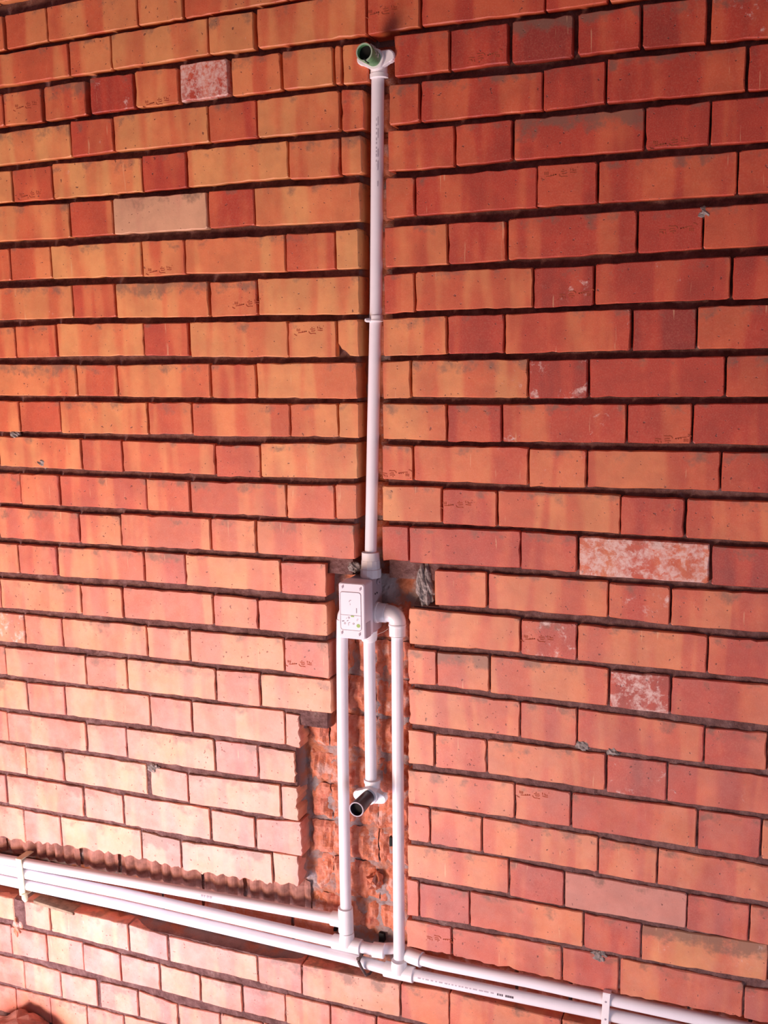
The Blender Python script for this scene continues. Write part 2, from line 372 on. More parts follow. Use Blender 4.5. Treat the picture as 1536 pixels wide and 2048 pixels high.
# ---------------------------------------------------------------- the wall
# one brick per row: course, x0, x1, top left z, top right z, bottom left z, bottom right z (0.1 mm),
# clay tone, lime bloom, grime (percent), seen in the photograph; @ = maker's stamp x:z:turned; ! = chipped edges
BRICKS = """
1,-6529,-5409,26431,26431,25702,25702,152,0,25,0
1,-5359,-2999,26431,26431,25702,25702,82,5,0,0
1,-2949,-1829,26431,26431,25702,25702,153,0,0,0
1,-1779,581,26431,26445,25702,25736,106,0,15,1
1,651,1759,26446,26464,25738,25782,146,0,0,1
1,1786,4089,26465,26548,25782,25804,131,5,10,1
1,4132,5189,26548,26553,25804,25805,121,5,0,1
1,5237,7579,26553,26565,25807,25852,133,0,0,1
1,7611,8840,26565,26492,25853,25872,151,5,0,0
2,-7241,-4881,25639,25639,24986,24986,89,0,0,0
2,-4831,-3711,25639,25639,24986,24986,162,0,0,0
2,-3661,-1301,25639,25639,24986,24986,100,0,25,0
2,-1251,-131,25639,25639,24986,24986,169,0,0,0
2,-81,2279,25639,25672,24986,25001,146,0,15,1
2,2307,3385,25687,25704,25001,25013,129,0,15,1
2,3424,5763,25704,25751,25014,25050,92,0,10,1
2,5798,6823,25753,25734,25049,25029,112,0,25,1
2,6903,9249,25765,25808,25038,25015,121,0,0,1
2,9290,10335,25809,25807,25014,25026,194,0,0,1,@9578:25386:0
3,-6698,-5578,24816,24816,24131,24131,157,0,15,0
3,-5528,-3168,24816,24816,24131,24131,112,0,0,0
3,-3118,-1998,24816,24816,24131,24131,126,0,10,0
3,-1948,412,24816,24821,24131,24134,139,0,25,1
3,447,1475,24825,24836,24134,24135,150,0,10,1,@1043:24502:0
3,1578,2663,24851,24870,24137,24164,170,0,40,1
3,2808,3899,24898,24887,24168,24188,300,30,0,1
3,3957,4999,24916,24884,24187,24178,120,0,0,1,@4455:24252:0
3,5073,6190,24918,24928,24188,24218,240,100,0,1
3,6282,7386,24909,24908,24187,24194,144,0,15,1
3,7453,8533,24910,24888,24193,24178,115,0,10,1
3,8592,8714,24881,24878,24178,24178,111,0,0,1
3,8751,9272,24879,24884,24161,24148,132,0,0,1
4,-7315,-4955,23991,23991,23308,23308,104,0,10,0
4,-4905,-3785,23991,23991,23308,23308,156,0,0,0
4,-3735,-1375,23991,23991,23308,23308,136,0,10,0
4,-1325,-205,23991,23991,23308,23308,178,0,0,0
4,-155,2205,23991,24022,23308,23325,60,0,30,1
4,2234,3312,24062,24042,23325,23350,200,0,0,1
4,3345,5670,24073,24063,23348,23344,100,0,0,1
4,5712,6810,24063,24062,23334,23335,220,0,0,1
4,6844,8650,24064,24065,23334,23314,100,0,10,1
4,8703,9170,24071,24010,23294,23289,177,0,15,1
5,-6601,-5481,23232,23232,22495,22495,114,5,10,0
5,-5431,-3071,23232,23232,22495,22495,90,5,10,0
5,-3021,-1901,23232,23232,22495,22495,118,0,25,0
5,-1851,509,23232,23165,22495,22481,100,0,0,1
5,545,1620,23164,23187,22479,22472,170,0,10,1,@983:22600:0
5,1656,3995,23216,23177,22472,22461,60,5,10,1
5,4034,5105,23192,23198,22461,22475,229,0,0,1
5,5142,7487,23231,23217,22476,22503,80,0,0,1
5,7531,8638,23188,23166,22462,22447,150,0,10,1
5,8682,9110,23187,23181,22473,22458,120,0,20,1
6,-7478,-5118,22418,22418,21638,21638,126,0,10,0
6,-5068,-3948,22418,22418,21638,21638,147,0,15,0
6,-3898,-1538,22418,22418,21638,21638,99,0,10,0
6,-1488,-368,22418,22418,21638,21638,153,0,15,0
6,-318,2042,22418,22357,21638,21615,120,0,10,1
6,2084,3196,22369,22344,21621,21618,180,0,0,1
6,3230,5570,22368,22345,21619,21606,409,0,10,1
6,5619,6686,22362,22353,21619,21619,220,0,0,1
6,6715,9058,22351,22302,21592,21554,80,0,10,1
7,-6817,-5697,21480,21480,20756,20756,176,0,25,0
7,-5647,-3287,21480,21480,20756,20756,90,0,0,0
7,-3237,-2117,21480,21480,20756,20756,167,5,10,0
7,-2067,293,21480,21457,20756,20748,128,5,0,1
7,316,1439,21468,21453,20756,20757,150,0,0,1
7,1473,3881,21451,21436,20739,20698,70,0,10,1
7,3907,4969,21444,21417,20686,20696,130,0,0,1,@4319:20801:0
7,5000,7370,21416,21390,20705,20643,80,0,0,1
7,7399,8487,21403,21378,20647,20651,160,0,0,1
7,8515,9011,21408,21426,20638,20652,60,0,0,1
8,-7535,-5175,20585,20585,19861,19861,142,0,10,0
8,-5125,-4005,20585,20585,19861,19861,176,5,0,0
8,-3955,-1595,20585,20585,19861,19861,118,5,15,0
8,-1545,-425,20585,20585,19861,19861,133,0,25,0
8,-375,1985,20585,20576,19861,19852,120,25,10,1
8,2006,3123,20579,20564,19851,19844,190,0,0,1
8,3176,5507,20562,20532,19827,19782,90,0,50,1
8,5568,6669,20499,20506,19781,19793,170,0,20,1,@6420:20027:0
8,6710,8991,20532,20502,19792,19742,80,0,0,1
9,-6831,-5711,19728,19728,18989,18989,129,0,0,0
9,-5661,-3301,19728,19728,18989,18989,109,0,15,0
9,-3251,-2131,19728,19728,18989,18989,118,5,25,0
9,-2081,279,19728,19687,18989,18977,150,10,0,1
9,302,1438,19705,19716,18982,18986,190,25,0,1
9,1496,3822,19734,19695,19000,18985,90,0,0,1
9,3847,4967,19679,19681,18978,18971,200,0,0,1
9,5023,7372,19688,19646,18952,18907,100,0,0,1
9,7395,8469,19639,19629,18912,18902,110,0,0,1,@7865:19438:0
9,8514,8967,19644,19643,18903,18911,40,0,10,1,!c
10,-7582,-5222,18836,18836,18103,18103,147,0,25,0
10,-5172,-4052,18836,18836,18103,18103,150,0,15,0
10,-4002,-1642,18836,18836,18103,18103,98,0,10,0
10,-1592,-472,18836,18836,18103,18103,174,0,15,0
10,-422,1938,18836,18811,18103,18091,150,5,40,1
10,1973,3046,18799,18798,18103,18094,160,0,30,1
10,3086,5457,18789,18805,18086,18071,120,0,10,1
10,5500,6573,18778,18776,18065,18058,180,0,0,1
10,6615,8909,18794,18787,18064,18055,100,0,0,1
11,-6877,-5757,18020,18020,17259,17259,142,0,10,0
11,-5707,-3347,18020,18020,17259,17259,101,5,25,0
11,-3297,-2177,18020,18020,17259,17259,153,0,0,0
11,-2127,233,18020,17971,17259,17247,130,0,0,1
11,269,1413,17959,17968,17247,17264,170,0,0,1
11,1441,3809,17975,17957,17241,17244,110,5,0,1
11,3849,4955,17957,17964,17254,17262,170,0,20,1
11,4992,7354,17951,17946,17234,17247,150,0,0,1
11,7377,8459,17946,17951,17258,17265,120,0,0,1
11,8493,8935,17964,17968,17258,17248,100,0,0,1
12,-7582,-5222,17133,17133,16416,16416,120,5,15,0
12,-5172,-4052,17133,17133,16416,16416,141,0,10,0
12,-4002,-1642,17133,17133,16416,16416,112,0,10,0
12,-1592,-472,17133,17133,16416,16416,167,5,25,0
12,-422,1938,17133,17117,16416,16403,120,0,0,1
12,1973,3063,17106,17108,16394,16384,170,0,0,1
12,3104,5496,17094,17069,16396,16383,130,0,0,1
12,5526,6605,17043,17048,16352,16362,180,0,0,1
12,6642,8889,17099,17149,16373,16408,90,0,0,1
13,-6995,-5875,16282,16282,15518,15518,198,0,10,0
13,-5825,-3465,16282,16282,15518,15518,166,0,15,0
13,-3415,-2295,16282,16282,15518,15518,192,0,0,0
13,-2245,115,16282,16251,15518,15524,174,0,25,1
13,137,1256,16251,16253,15517,15524,188,0,0,1
13,1291,3673,16241,16243,15526,15528,185,5,0,1
13,3706,4809,16244,16233,15522,15532,156,0,15,1
13,4861,7210,16225,16243,15523,15526,171,0,25,1
13,7239,8345,16222,16249,15512,15533,158,0,15,1
13,8369,8852,16271,16288,15547,15568,195,0,0,1
14,-7775,-5415,15431,15431,14663,14663,155,0,15,0
14,-5365,-4245,15431,15431,14663,14663,204,0,0,0
14,-4195,-1835,15431,15431,14663,14663,145,0,25,0
14,-1785,-665,15431,15431,14663,14663,177,0,10,0
14,-615,1745,15431,15377,14663,14652,179,0,10,1
14,1780,2922,15352,15356,14654,14659,154,0,25,1
14,2959,5298,15412,15404,14666,14697,153,0,10,1
14,5337,6433,15420,15412,14691,14697,147,0,10,1
14,6470,8782,15414,15433,14688,14697,173,0,25,1
15,-7210,-6090,14538,14538,13791,13791,211,0,10,0
15,-6040,-3680,14538,14538,13791,13791,147,5,0,0
15,-3630,-2510,14538,14538,13791,13791,152,0,10,0
15,-2460,-100,14538,14527,13791,13807,121,0,0,1
15,-63,1048,14524,14526,13809,13823,202,5,0,1
15,1084,3491,14528,14548,13806,13859,142,5,15,1
15,3531,4600,14550,14556,13847,13857,210,0,25,1
15,4626,7005,14557,14565,13842,13865,117,5,0,1
15,7035,8108,14535,14564,13840,13838,202,5,0,1
16,-7844,-5484,13625,13625,12893,12893,167,0,15,0
16,-5434,-4314,13625,13625,12893,12893,200,0,25,0
16,-4264,-1904,13625,13625,12893,12893,141,0,10,0
16,-1854,-734,13625,13630,12893,12899,166,0,15,1
16,-711,1667,13630,13644,12899,12938,141,0,10,1
16,1695,2838,13634,13653,12920,12928,160,0,0,1
16,2902,5276,13672,13692,12947,12976,151,0,0,1
16,5314,6411,13673,13668,12967,12977,171,0,0,1
16,6441,8113,13656,13691,12962,12971,145,0,0,1
17,-7197,-6077,12770,12770,12022,12022,146,5,10,0
17,-6027,-3667,12770,12770,12022,12022,114,5,10,0
17,-3617,-2497,12770,12770,12022,12022,204,5,10,0
17,-2447,-87,12770,12772,12022,12037,150,60,0,1
17,-56,1049,12782,12768,12037,12067,154,0,0,1
17,1079,3466,12770,12799,12069,12067,120,5,20,1
17,3500,4614,12783,12801,12058,12062,154,0,0,1
17,4653,7026,12789,12816,12051,12073,134,0,10,1
17,7063,8129,12805,12825,12062,12014,190,0,15,1,@7399:12292:0
18,-7854,-5494,11898,11898,11159,11159,178,0,10,0
18,-5444,-4324,11898,11898,11159,11159,165,0,0,0
18,-4274,-1914,11898,11898,11159,11159,162,5,0,0
18,-1864,-744,11898,11902,11159,11179,151,0,10,1
18,-722,1677,11888,11909,11170,11173,147,0,0,1
18,1704,2853,11885,11948,11164,11191,145,0,25,1
18,2881,5260,11941,11949,11186,11198,131,0,25,1
18,5298,6402,11928,11968,11187,11181,171,0,10,1
18,6433,8154,11947,11988,11197,11233,128,0,10,1
19,-7262,-6142,11046,11046,10244,10244,148,5,0,0
19,-6092,-3732,11046,11046,10244,10244,169,0,0,0
19,-3682,-2562,11046,11046,10244,10244,209,5,10,0
19,-2512,-152,11046,11048,10244,10310,114,0,15,1
19,-115,997,11033,11072,10295,10333,198,5,0,1
19,1027,3435,11075,11106,10323,10364,118,0,0,1
19,3469,4587,11098,11104,10356,10345,193,0,15,1
19,4621,6990,11095,11153,10349,10362,121,5,0,1
19,7020,7371,11115,11100,10366,10325,120,0,0,1,!j
20,-7957,-5597,10177,10177,9405,9405,143,0,0,0
20,-5547,-4427,10177,10177,9405,9405,161,5,15,0
20,-4377,-2017,10177,10177,9405,9405,136,0,0,0
20,-1967,-847,10177,10196,9405,9414,210,0,0,1
20,-823,1553,10185,10204,9428,9474,164,5,0,1
20,1596,2722,10177,10222,9464,9477,180,0,10,1
20,2764,5149,10211,10254,9468,9477,130,10,30,1
20,5188,6275,10234,10261,9465,9481,212,0,25,1
20,6313,7232,10253,10230,9464,9494,148,0,25,1,!j
21,-6298,-3938,9350,9350,8576,8576,115,0,15,0
21,-3888,-2768,9350,9350,8576,8576,173,5,25,0
21,-2718,-358,9350,9332,8576,8585,120,30,0,1
21,-335,810,9327,9349,8587,8592,191,0,25,1
21,849,3248,9353,9383,8595,8613,123,0,15,1
21,3366,4382,9349,9311,8622,8590,149,0,15,1
21,4422,6820,9304,9396,8580,8616,137,0,25,1
21,6863,7271,9379,9406,8605,8595,149,0,0,1,!j
22,-8163,-5803,8458,8458,7708,7708,171,0,10,0
22,-5753,-4633,8458,8458,7708,7708,147,0,0,0
22,-4583,-2223,8458,8458,7708,7708,164,0,10,0
22,-2173,-1053,8458,8476,7708,7725,204,0,15,1
22,-988,1346,8502,8515,7719,7739,169,5,25,1
22,1391,2509,8520,8480,7729,7735,143,0,0,1
22,2553,4942,8504,8530,7721,7740,155,5,0,1
22,4995,6125,8500,8491,7724,7746,200,0,0,1
22,6183,7331,8484,8592,7733,7762,192,0,0,1,!j
23,-6508,-4148,7652,7652,6651,6651,172,5,25,0,!s
23,-4098,-2978,7652,7652,6651,6651,152,0,10,0,!s
23,-2928,-568,7652,7622,6651,6728,127,0,15,1,!s
23,-544,582,7622,7609,6730,6830,190,0,0,1,!s
23,621,2980,7625,7663,6833,6887,119,0,0,1,!s
23,3008,4092,7632,7592,6887,6836,160,0,70,1,!s
23,4141,6545,7583,7689,6835,6925,146,0,25,1,!s
23,6585,7230,7722,7749,6930,7013,144,5,0,1,!js
26,-7067,-4707,5035,5035,4377,4377,140,0,10,0
26,-4657,-3537,5035,5035,4377,4377,144,0,0,0
26,-3487,-1127,5035,5070,4377,4436,134,0,0,1
26,-743,37,5091,5102,4400,4397,174,5,15,1
26,79,2434,5101,5086,4398,4358,123,0,15,1
26,2473,3572,5084,5011,4356,4345,206,5,25,1
26,3636,6050,5011,5011,4348,4350,145,5,0,1
26,6084,7201,5013,5076,4334,4297,197,0,25,1
26,7240,9633,5077,5128,4298,4324,148,5,25,1
26,9669,10784,5129,5200,4323,4291,190,0,15,1
26,10809,13234,5202,5164,4290,4514,181,0,0,1
26,13262,15770,5164,5175,4515,4554,142,0,15,1
26,15795,18155,5175,5231,4555,4632,182,0,15,0
26,18205,19325,5231,5231,4632,4632,218,0,10,0
26,19375,21735,5231,5231,4632,4632,189,0,25,0
26,21785,22905,5231,5231,4632,4632,221,0,10,0
26,22955,25315,5231,5231,4632,4632,161,0,0,0
27,-7080,-5960,4292,4292,3450,3450,186,5,10,0
27,-5910,-4790,4292,4292,3450,3450,153,0,15,0
27,-4740,-3620,4292,4292,3450,3450,170,0,0,0
27,-3570,-2450,4292,4292,3450,3450,171,0,0,0
27,-2400,-1280,4292,4278,3450,3463,199,0,15,1
27,-1263,-132,4249,4259,3463,3506,191,0,0,1
27,-108,1006,4260,4281,3506,3508,169,0,0,1
27,1035,2151,4261,4223,3508,3471,179,0,15,1
27,2178,3295,4216,4204,3471,3486,145,0,25,1
27,3332,4447,4195,4162,3485,3457,165,5,25,1
27,4489,5605,4152,4161,3457,3466,176,5,15,1
27,5645,6754,4150,4188,3467,3476,212,0,25,1
27,6783,7911,4192,4205,3476,3488,153,5,10,1
27,7939,9045,4205,4200,3488,3500,210,0,25,1
27,9082,10171,4201,4215,3500,3511,202,0,0,1
27,10202,11322,4215,4245,3511,3535,192,0,25,0
27,11372,12492,4245,4245,3535,3535,225,5,10,0
27,12542,13662,4245,4245,3535,3535,248,0,10,0
27,13712,14832,4245,4245,3535,3535,246,0,0,0
27,14882,16002,4245,4245,3535,3535,192,0,10,0
27,16052,17172,4245,4245,3535,3535,244,0,15,0
27,17222,18342,4245,4245,3535,3535,221,0,0,0
27,18392,19512,4245,4245,3535,3535,211,5,15,0
27,19562,20682,4245,4245,3535,3535,248,5,15,0
27,20732,21852,4245,4245,3535,3535,200,0,25,0
27,21902,23022,4245,4245,3535,3535,209,0,0,0
27,23072,24192,4245,4245,3535,3535,241,0,0,0
28,-6748,-5628,3320,3320,2552,2552,204,0,10,0
28,-5578,-4458,3320,3320,2552,2552,164,0,25,0
28,-4408,-3288,3320,3320,2552,2552,148,0,0,0
28,-3238,-2118,3320,3320,2552,2552,187,0,0,0
28,-2068,-948,3320,3340,2552,2531,189,5,15,1
28,-929,224,3340,3300,2532,2559,159,5,25,1
28,265,1375,3285,3326,2560,2590,185,0,10,1
28,1478,2606,3304,3335,2591,2601,172,0,25,1
28,2650,3759,3325,3223,2601,2609,204,0,0,1
28,3808,4958,3212,3264,2610,2621,173,0,0,1
28,5000,6125,3265,3306,2622,2633,164,0,15,1
28,6165,7285,3307,3284,2634,2628,156,0,10,0
28,7335,8455,3284,3284,2628,2628,194,0,15,0
28,8505,9625,3284,3284,2628,2628,198,0,10,0
28,9675,10795,3284,3284,2628,2628,200,5,15,0
28,10845,11965,3284,3284,2628,2628,246,0,25,0
28,12015,13135,3284,3284,2628,2628,240,5,0,0
28,13185,14305,3284,3284,2628,2628,190,0,0,0
28,14355,15475,3284,3284,2628,2628,196,0,10,0
28,15525,16645,3284,3284,2628,2628,227,0,25,0
28,16695,17815,3284,3284,2628,2628,235,0,0,0
28,17865,18985,3284,3284,2628,2628,233,0,10,0
28,19035,20155,3284,3284,2628,2628,196,0,0,0
28,20205,21325,3284,3284,2628,2628,202,0,0,0
28,21375,22495,3284,3284,2628,2628,218,0,0,0
28,22545,23665,3284,3284,2628,2628,214,5,15,0
29,-7097,-5977,2442,2442,1626,1626,143,0,0,0
29,-5927,-4807,2442,2442,1626,1626,191,5,15,0
29,-4757,-3637,2442,2442,1626,1626,210,0,15,0
29,-3587,-2467,2442,2442,1626,1626,196,0,0,0
29,-2417,-1297,2442,2447,1626,1685,151,5,10,1
29,-1278,-164,2448,2479,1686,1718,196,0,10,1
29,-140,993,2479,2511,1719,1752,170,0,15,1
29,1022,2130,2511,2522,1753,1786,188,0,25,1
29,2164,3303,2523,2541,1787,1822,151,5,10,1
29,3341,4461,2541,2570,1823,1862,209,0,25,0
29,4511,5631,2570,2570,1862,1862,173,0,15,0
29,5681,6801,2570,2570,1862,1862,212,0,0,0
29,6851,7971,2570,2570,1862,1862,153,0,25,0
29,8021,9141,2570,2570,1862,1862,176,0,25,0
29,9191,10311,2570,2570,1862,1862,241,0,0,0
29,10361,11481,2570,2570,1862,1862,217,0,0,0
29,11531,12651,2570,2570,1862,1862,190,0,10,0
29,12701,13821,2570,2570,1862,1862,239,0,10,0
29,13871,14991,2570,2570,1862,1862,224,5,25,0
29,15041,16161,2570,2570,1862,1862,195,0,0,0
29,16211,17331,2570,2570,1862,1862,248,5,0,0
29,17381,18501,2570,2570,1862,1862,218,0,10,0
29,18551,19671,2570,2570,1862,1862,225,5,25,0
29,19721,20841,2570,2570,1862,1862,191,0,15,0
29,20891,22011,2570,2570,1862,1862,236,5,25,0
29,22061,23181,2570,2570,1862,1862,246,0,0,0
29,23231,24351,2570,2570,1862,1862,191,5,15,0
30,-6649,-5529,1512,1512,649,649,206,5,0,0
30,-5479,-4359,1512,1512,649,649,213,0,10,0
30,-4309,-3189,1512,1512,649,649,153,0,15,0
30,-3139,-2019,1512,1512,649,649,200,0,10,0
30,-1969,-849,1512,1589,649,783,158,5,0,1
30,-812,432,1590,1628,785,849,162,5,10,0
30,468,1669,1629,1666,850,906,163,0,0,0
30,1703,2823,1667,1704,907,956,196,0,0,0
30,2873,3993,1704,1704,956,956,191,0,15,0
30,4043,5163,1704,1704,956,956,204,0,0,0
30,5213,6333,1704,1704,956,956,195,5,10,0
30,6383,7503,1704,1704,956,956,185,0,15,0
30,7553,8673,1704,1704,956,956,160,0,25,0
30,8723,9843,1704,1704,956,956,192,0,15,0
30,9893,11013,1704,1704,956,956,195,0,10,0
30,11063,12183,1704,1704,956,956,210,0,0,0
30,12233,13353,1704,1704,956,956,208,0,10,0
30,13403,14523,1704,1704,956,956,197,5,10,0
30,14573,15693,1704,1704,956,956,208,5,25,0
30,15743,16863,1704,1704,956,956,225,0,25,0
30,16913,18033,1704,1704,956,956,198,0,25,0
30,18083,19203,1704,1704,956,956,191,5,0,0
30,19253,20373,1704,1704,956,956,204,0,0,0
30,20423,21543,1704,1704,956,956,191,0,15,0
30,21593,22713,1704,1704,956,956,204,0,10,0
30,22763,23883,1704,1704,956,956,193,0,0,0
1,8843,10949,26669,26567,25887,25858,182,0,0,0
1,10987,13253,26565,26466,25856,25735,173,5,15,0
1,13289,14120,26465,26429,25733,25688,196,0,10,0
2,10384,12716,25807,25814,25037,24993,244,0,0,1
2,12752,13841,25814,25796,24992,24998,246,5,15,1
2,13875,14933,25796,25761,24998,24973,208,0,25,1
2,14975,17335,25759,25676,24971,24911,196,0,15,0
2,17385,18505,25676,25676,24911,24911,193,0,25,0
2,18555,20915,25676,25676,24911,24911,177,0,25,0
2,20965,22085,25676,25676,24911,24911,208,0,15,0
2,22135,24495,25676,25676,24911,24911,148,0,0,0
3,9819,10914,24927,24899,24185,24187,244,0,0,1
3,10958,12035,24889,24881,24175,24195,274,0,10,1,@11614:24357:1
3,12128,13235,24893,24872,24178,24156,336,0,50,1
3,13333,14409,24862,24880,24177,24180,264,12,20,1
3,14456,15514,24882,24848,24163,24125,276,15,20,1
3,15596,16750,24845,24788,24134,24094,256,35,0,1
3,16781,19141,24786,24784,24093,24092,163,0,10,0
3,19191,20311,24784,24784,24092,24092,225,5,0,0
3,20361,22721,24784,24784,24092,24092,176,0,10,0
3,22771,23891,24784,24784,24092,24092,224,0,15,0
4,9702,10309,24047,24022,23311,23328,213,0,20,1
4,10355,12690,24041,23972,23311,23304,233,0,20,1
4,12713,13815,24002,24028,23296,23323,266,0,10,1
4,13859,16177,24047,23999,23313,23286,243,0,20,1
4,16229,17349,24002,24005,23282,23272,296,0,10,1
4,17399,19759,24005,24005,23272,23272,144,5,10,0
4,19809,20929,24005,24005,23272,23272,229,0,10,0
4,20979,23339,24005,24005,23272,23272,147,0,10,0
4,23389,24509,24005,24005,23272,23272,217,0,0,0
5,9662,11006,23203,23187,22460,22452,192,0,0,1
5,11051,12125,23183,23192,22456,22475,256,0,0,1
5,12172,14513,23188,23173,22472,22464,233,0,70,1
5,14548,15622,23176,23169,22462,22456,266,0,10,1,@14953:22538:0
5,15656,18016,23173,23152,22444,22424,243,0,0,1
5,18066,19186,23152,23152,22424,22424,227,5,25,0
5,19236,21596,23152,23152,22424,22424,171,5,0,0
5,21646,22766,23152,23152,22424,22424,202,5,0,0
5,22816,25176,23152,23152,22424,22424,181,5,25,0
6,9615,10197,22337,22313,21593,21595,212,0,0,1
6,10233,12601,22310,22319,21593,21602,222,0,0,1
6,12620,13703,22339,22329,21601,21598,272,0,0,1,@13013:22159:0
6,13743,16099,22326,22305,21600,21589,232,0,10,1
6,16132,17252,22308,22322,21595,21588,276,0,0,1
6,17302,19662,22322,22322,21588,21588,158,0,0,0
6,19712,20832,22322,22322,21588,21588,206,0,25,0
6,20882,23242,22322,22322,21588,21588,156,0,0,0
6,23292,24412,22322,22322,21588,21588,231,0,10,0
7,9573,10855,21414,21403,20649,20641,171,0,0,1
7,10895,12006,21407,21390,20643,20663,241,0,0,1
7,12069,14423,21418,21433,20669,20693,231,0,10,1
7,14459,15559,21413,21406,20679,20703,266,0,0,1,@15139:21064:1
7,15592,17952,21417,21424,20702,20695,256,0,10,1
7,18002,19122,21424,21424,20695,20695,215,5,0,0
7,19172,21532,21424,21424,20695,20695,144,0,0,0
7,21582,22702,21424,21424,20695,20695,192,0,25,0
7,22752,25112,21424,21424,20695,20695,164,5,15,0
8,9535,10169,20505,20508,19742,19758,200,0,0,1
8,10200,12529,20521,20519,19782,19775,150,0,10,1
8,12568,13669,20503,20498,19766,19781,286,30,0,1,@13354:19998:1
8,13710,16056,20522,20552,19801,19818,256,15,0,1
8,16103,17223,20542,20545,19802,19818,276,40,0,1
8,17273,19633,20545,20545,19818,19818,177,0,0,0
8,19683,20803,20545,20545,19818,19818,229,5,15,0
8,20853,23213,20545,20545,19818,19818,147,0,25,0
8,23263,24383,20545,20545,19818,19818,217,5,0,0
9,9504,10822,19645,19662,18905,18923,130,0,10,1
9,10868,11981,19671,19666,18937,18930,266,0,0,1
9,12015,14355,19665,19701,18922,18955,200,15,0,1
9,14400,15503,19683,19681,18945,18956,306,0,0,1
9,15537,17897,19705,19704,18956,18963,230,0,20,1
9,17947,19067,19704,19704,18963,18963,200,0,15,0
9,19117,21477,19704,19704,18963,18963,168,0,0,0
9,21527,22647,19704,19704,18963,18963,225,5,0,0
9,22697,25057,19704,19704,18963,18963,167,0,0,0
10,9483,10068,18796,18812,18056,18068,129,0,0,1
10,10110,12449,18821,18815,18093,18079,119,10,35,1
10,12483,13586,18788,18796,18065,18083,305,40,0,1
10,13632,16017,18807,18826,18092,18110,229,5,0,1
10,16055,17175,18819,18847,18107,18126,259,0,40,1
10,17225,19585,18847,18847,18126,18126,186,0,25,0
10,19635,20755,18847,18847,18126,18126,225,5,25,0
10,20805,23165,18847,18847,18126,18126,195,0,25,0
10,23215,24335,18847,18847,18126,18126,210,0,0,0
11,9463,10810,17956,17951,17246,17230,108,0,10,1
11,10846,11935,17940,17943,17206,17226,258,0,20,1
11,11970,14310,17956,17969,17226,17251,208,30,0,1
11,14351,15478,17966,17984,17252,17259,238,0,10,1,@15157:17340:1
11,15517,17877,17984,18009,17260,17260,238,0,0,1
11,17927,19047,18009,18009,17260,17260,215,5,10,0
11,19097,21457,18009,18009,17260,17260,195,0,25,0
11,21507,22627,18009,18009,17260,17260,237,0,0,0
11,22677,25037,18009,18009,17260,17260,175,0,25,0
12,9443,10094,17119,17108,16426,16411,148,0,0,1,@9745:16543:1
12,10131,12469,17117,17129,16412,16400,188,0,0,1
12,12494,13583,17098,17095,16362,16390,188,30,0,1
12,13621,16003,17103,17120,16391,16420,178,0,10,1
12,16034,17154,17115,17128,16407,16400,275,0,20,1
12,17204,19564,17128,17128,16400,16400,179,0,10,0
12,19614,20734,17128,17128,16400,16400,245,0,0,0
12,20784,23144,17128,17128,16400,16400,175,0,15,0
12,23194,24314,17128,17128,16400,16400,225,0,0,0
13,9427,10698,16286,16295,15553,15573,107,0,0,1
13,10735,11842,16267,16255,15553,15547,217,0,10,1,@11008:15957:0
13,11878,14240,16273,16271,15558,15531,147,0,10,1
13,14263,15402,16252,16245,15518,15519,257,0,0,1
13,15447,17807,16246,16239,15513,15504,187,0,10,1
13,17857,18977,16239,16239,15504,15504,219,0,0,0
13,19027,21387,16239,16239,15504,15504,186,5,25,0
13,21437,22557,16239,16239,15504,15504,227,0,0,0
13,22607,24967,16239,16239,15504,15504,179,5,25,0
14,9401,9980,15447,15455,14709,14734,267,0,0,1
14,10007,12324,15452,15481,14709,14745,246,0,0,1
14,12344,13430,15470,15454,14734,14728,255,0,0,1
14,13484,15870,15444,15415,14682,14675,196,90,0,1
14,15919,18279,15387,15391,14658,14675,295,0,10,1
14,18329,19449,15391,15391,14675,14675,200,0,15,0
14,19499,21859,15391,15391,14675,14675,181,0,0,0
14,21909,23029,15391,15391,14675,14675,214,5,0,0
14,23079,25439,15391,15391,14675,14675,165,0,10,0
15,10539,11627,14577,14609,13854,13878,186,0,0,1
15,11679,14037,14586,14587,13867,13884,176,0,10,1
15,14066,15190,14564,14558,13893,13830,226,45,0,1
15,15226,17586,14542,14569,13827,13838,186,0,10,1
15,17636,18756,14569,14569,13838,13838,202,0,0,0
15,18806,21166,14569,14569,13838,13838,152,0,10,0
15,21216,22336,14569,14569,13838,13838,227,5,10,0
15,22386,24746,14569,14569,13838,13838,189,0,0,0
16,9973,12327,13746,13730,12979,13020,155,12,10,1,!l
16,12358,13454,13696,13708,12985,12977,245,50,10,1,@12681:13341:0
16,13484,15882,13696,13692,12969,12964,175,0,10,1
16,15918,17145,13674,13682,12956,12958,215,15,0,1
16,17179,19539,13683,13685,12958,12958,199,0,15,0
16,19589,20709,13685,13685,12958,12958,206,5,10,0
16,20759,23119,13685,13685,12958,12958,176,5,0,0
16,23169,24289,13685,13685,12958,12958,214,5,0,0
17,9945,10556,12870,12875,12108,12146,155,0,10,1,!l
17,10583,11684,12858,12888,12135,12120,175,0,60,1
17,11721,14069,12884,12862,12101,12106,165,0,20,1
17,14123,15237,12817,12835,12094,12086,304,80,0,1
17,15274,17634,12820,12859,12083,12070,214,0,0,1
17,17684,18804,12859,12859,12070,12070,241,0,10,0
17,18854,21214,12859,12859,12070,12070,178,0,25,0
17,21264,22384,12859,12859,12070,12070,243,0,0,0
17,22434,24794,12859,12859,12070,12070,169,5,0,0
18,9949,12326,12006,11986,11229,11237,154,0,0,1,!l
18,12351,13473,11986,11980,11226,11208,204,0,10,1
18,13503,15886,11974,11920,11194,11184,204,0,0,1
18,15918,17003,11890,11939,11170,11197,214,0,20,1
18,17033,19393,11939,11931,11197,11199,196,0,15,0
18,19443,20563,11931,11931,11199,11199,196,0,15,0
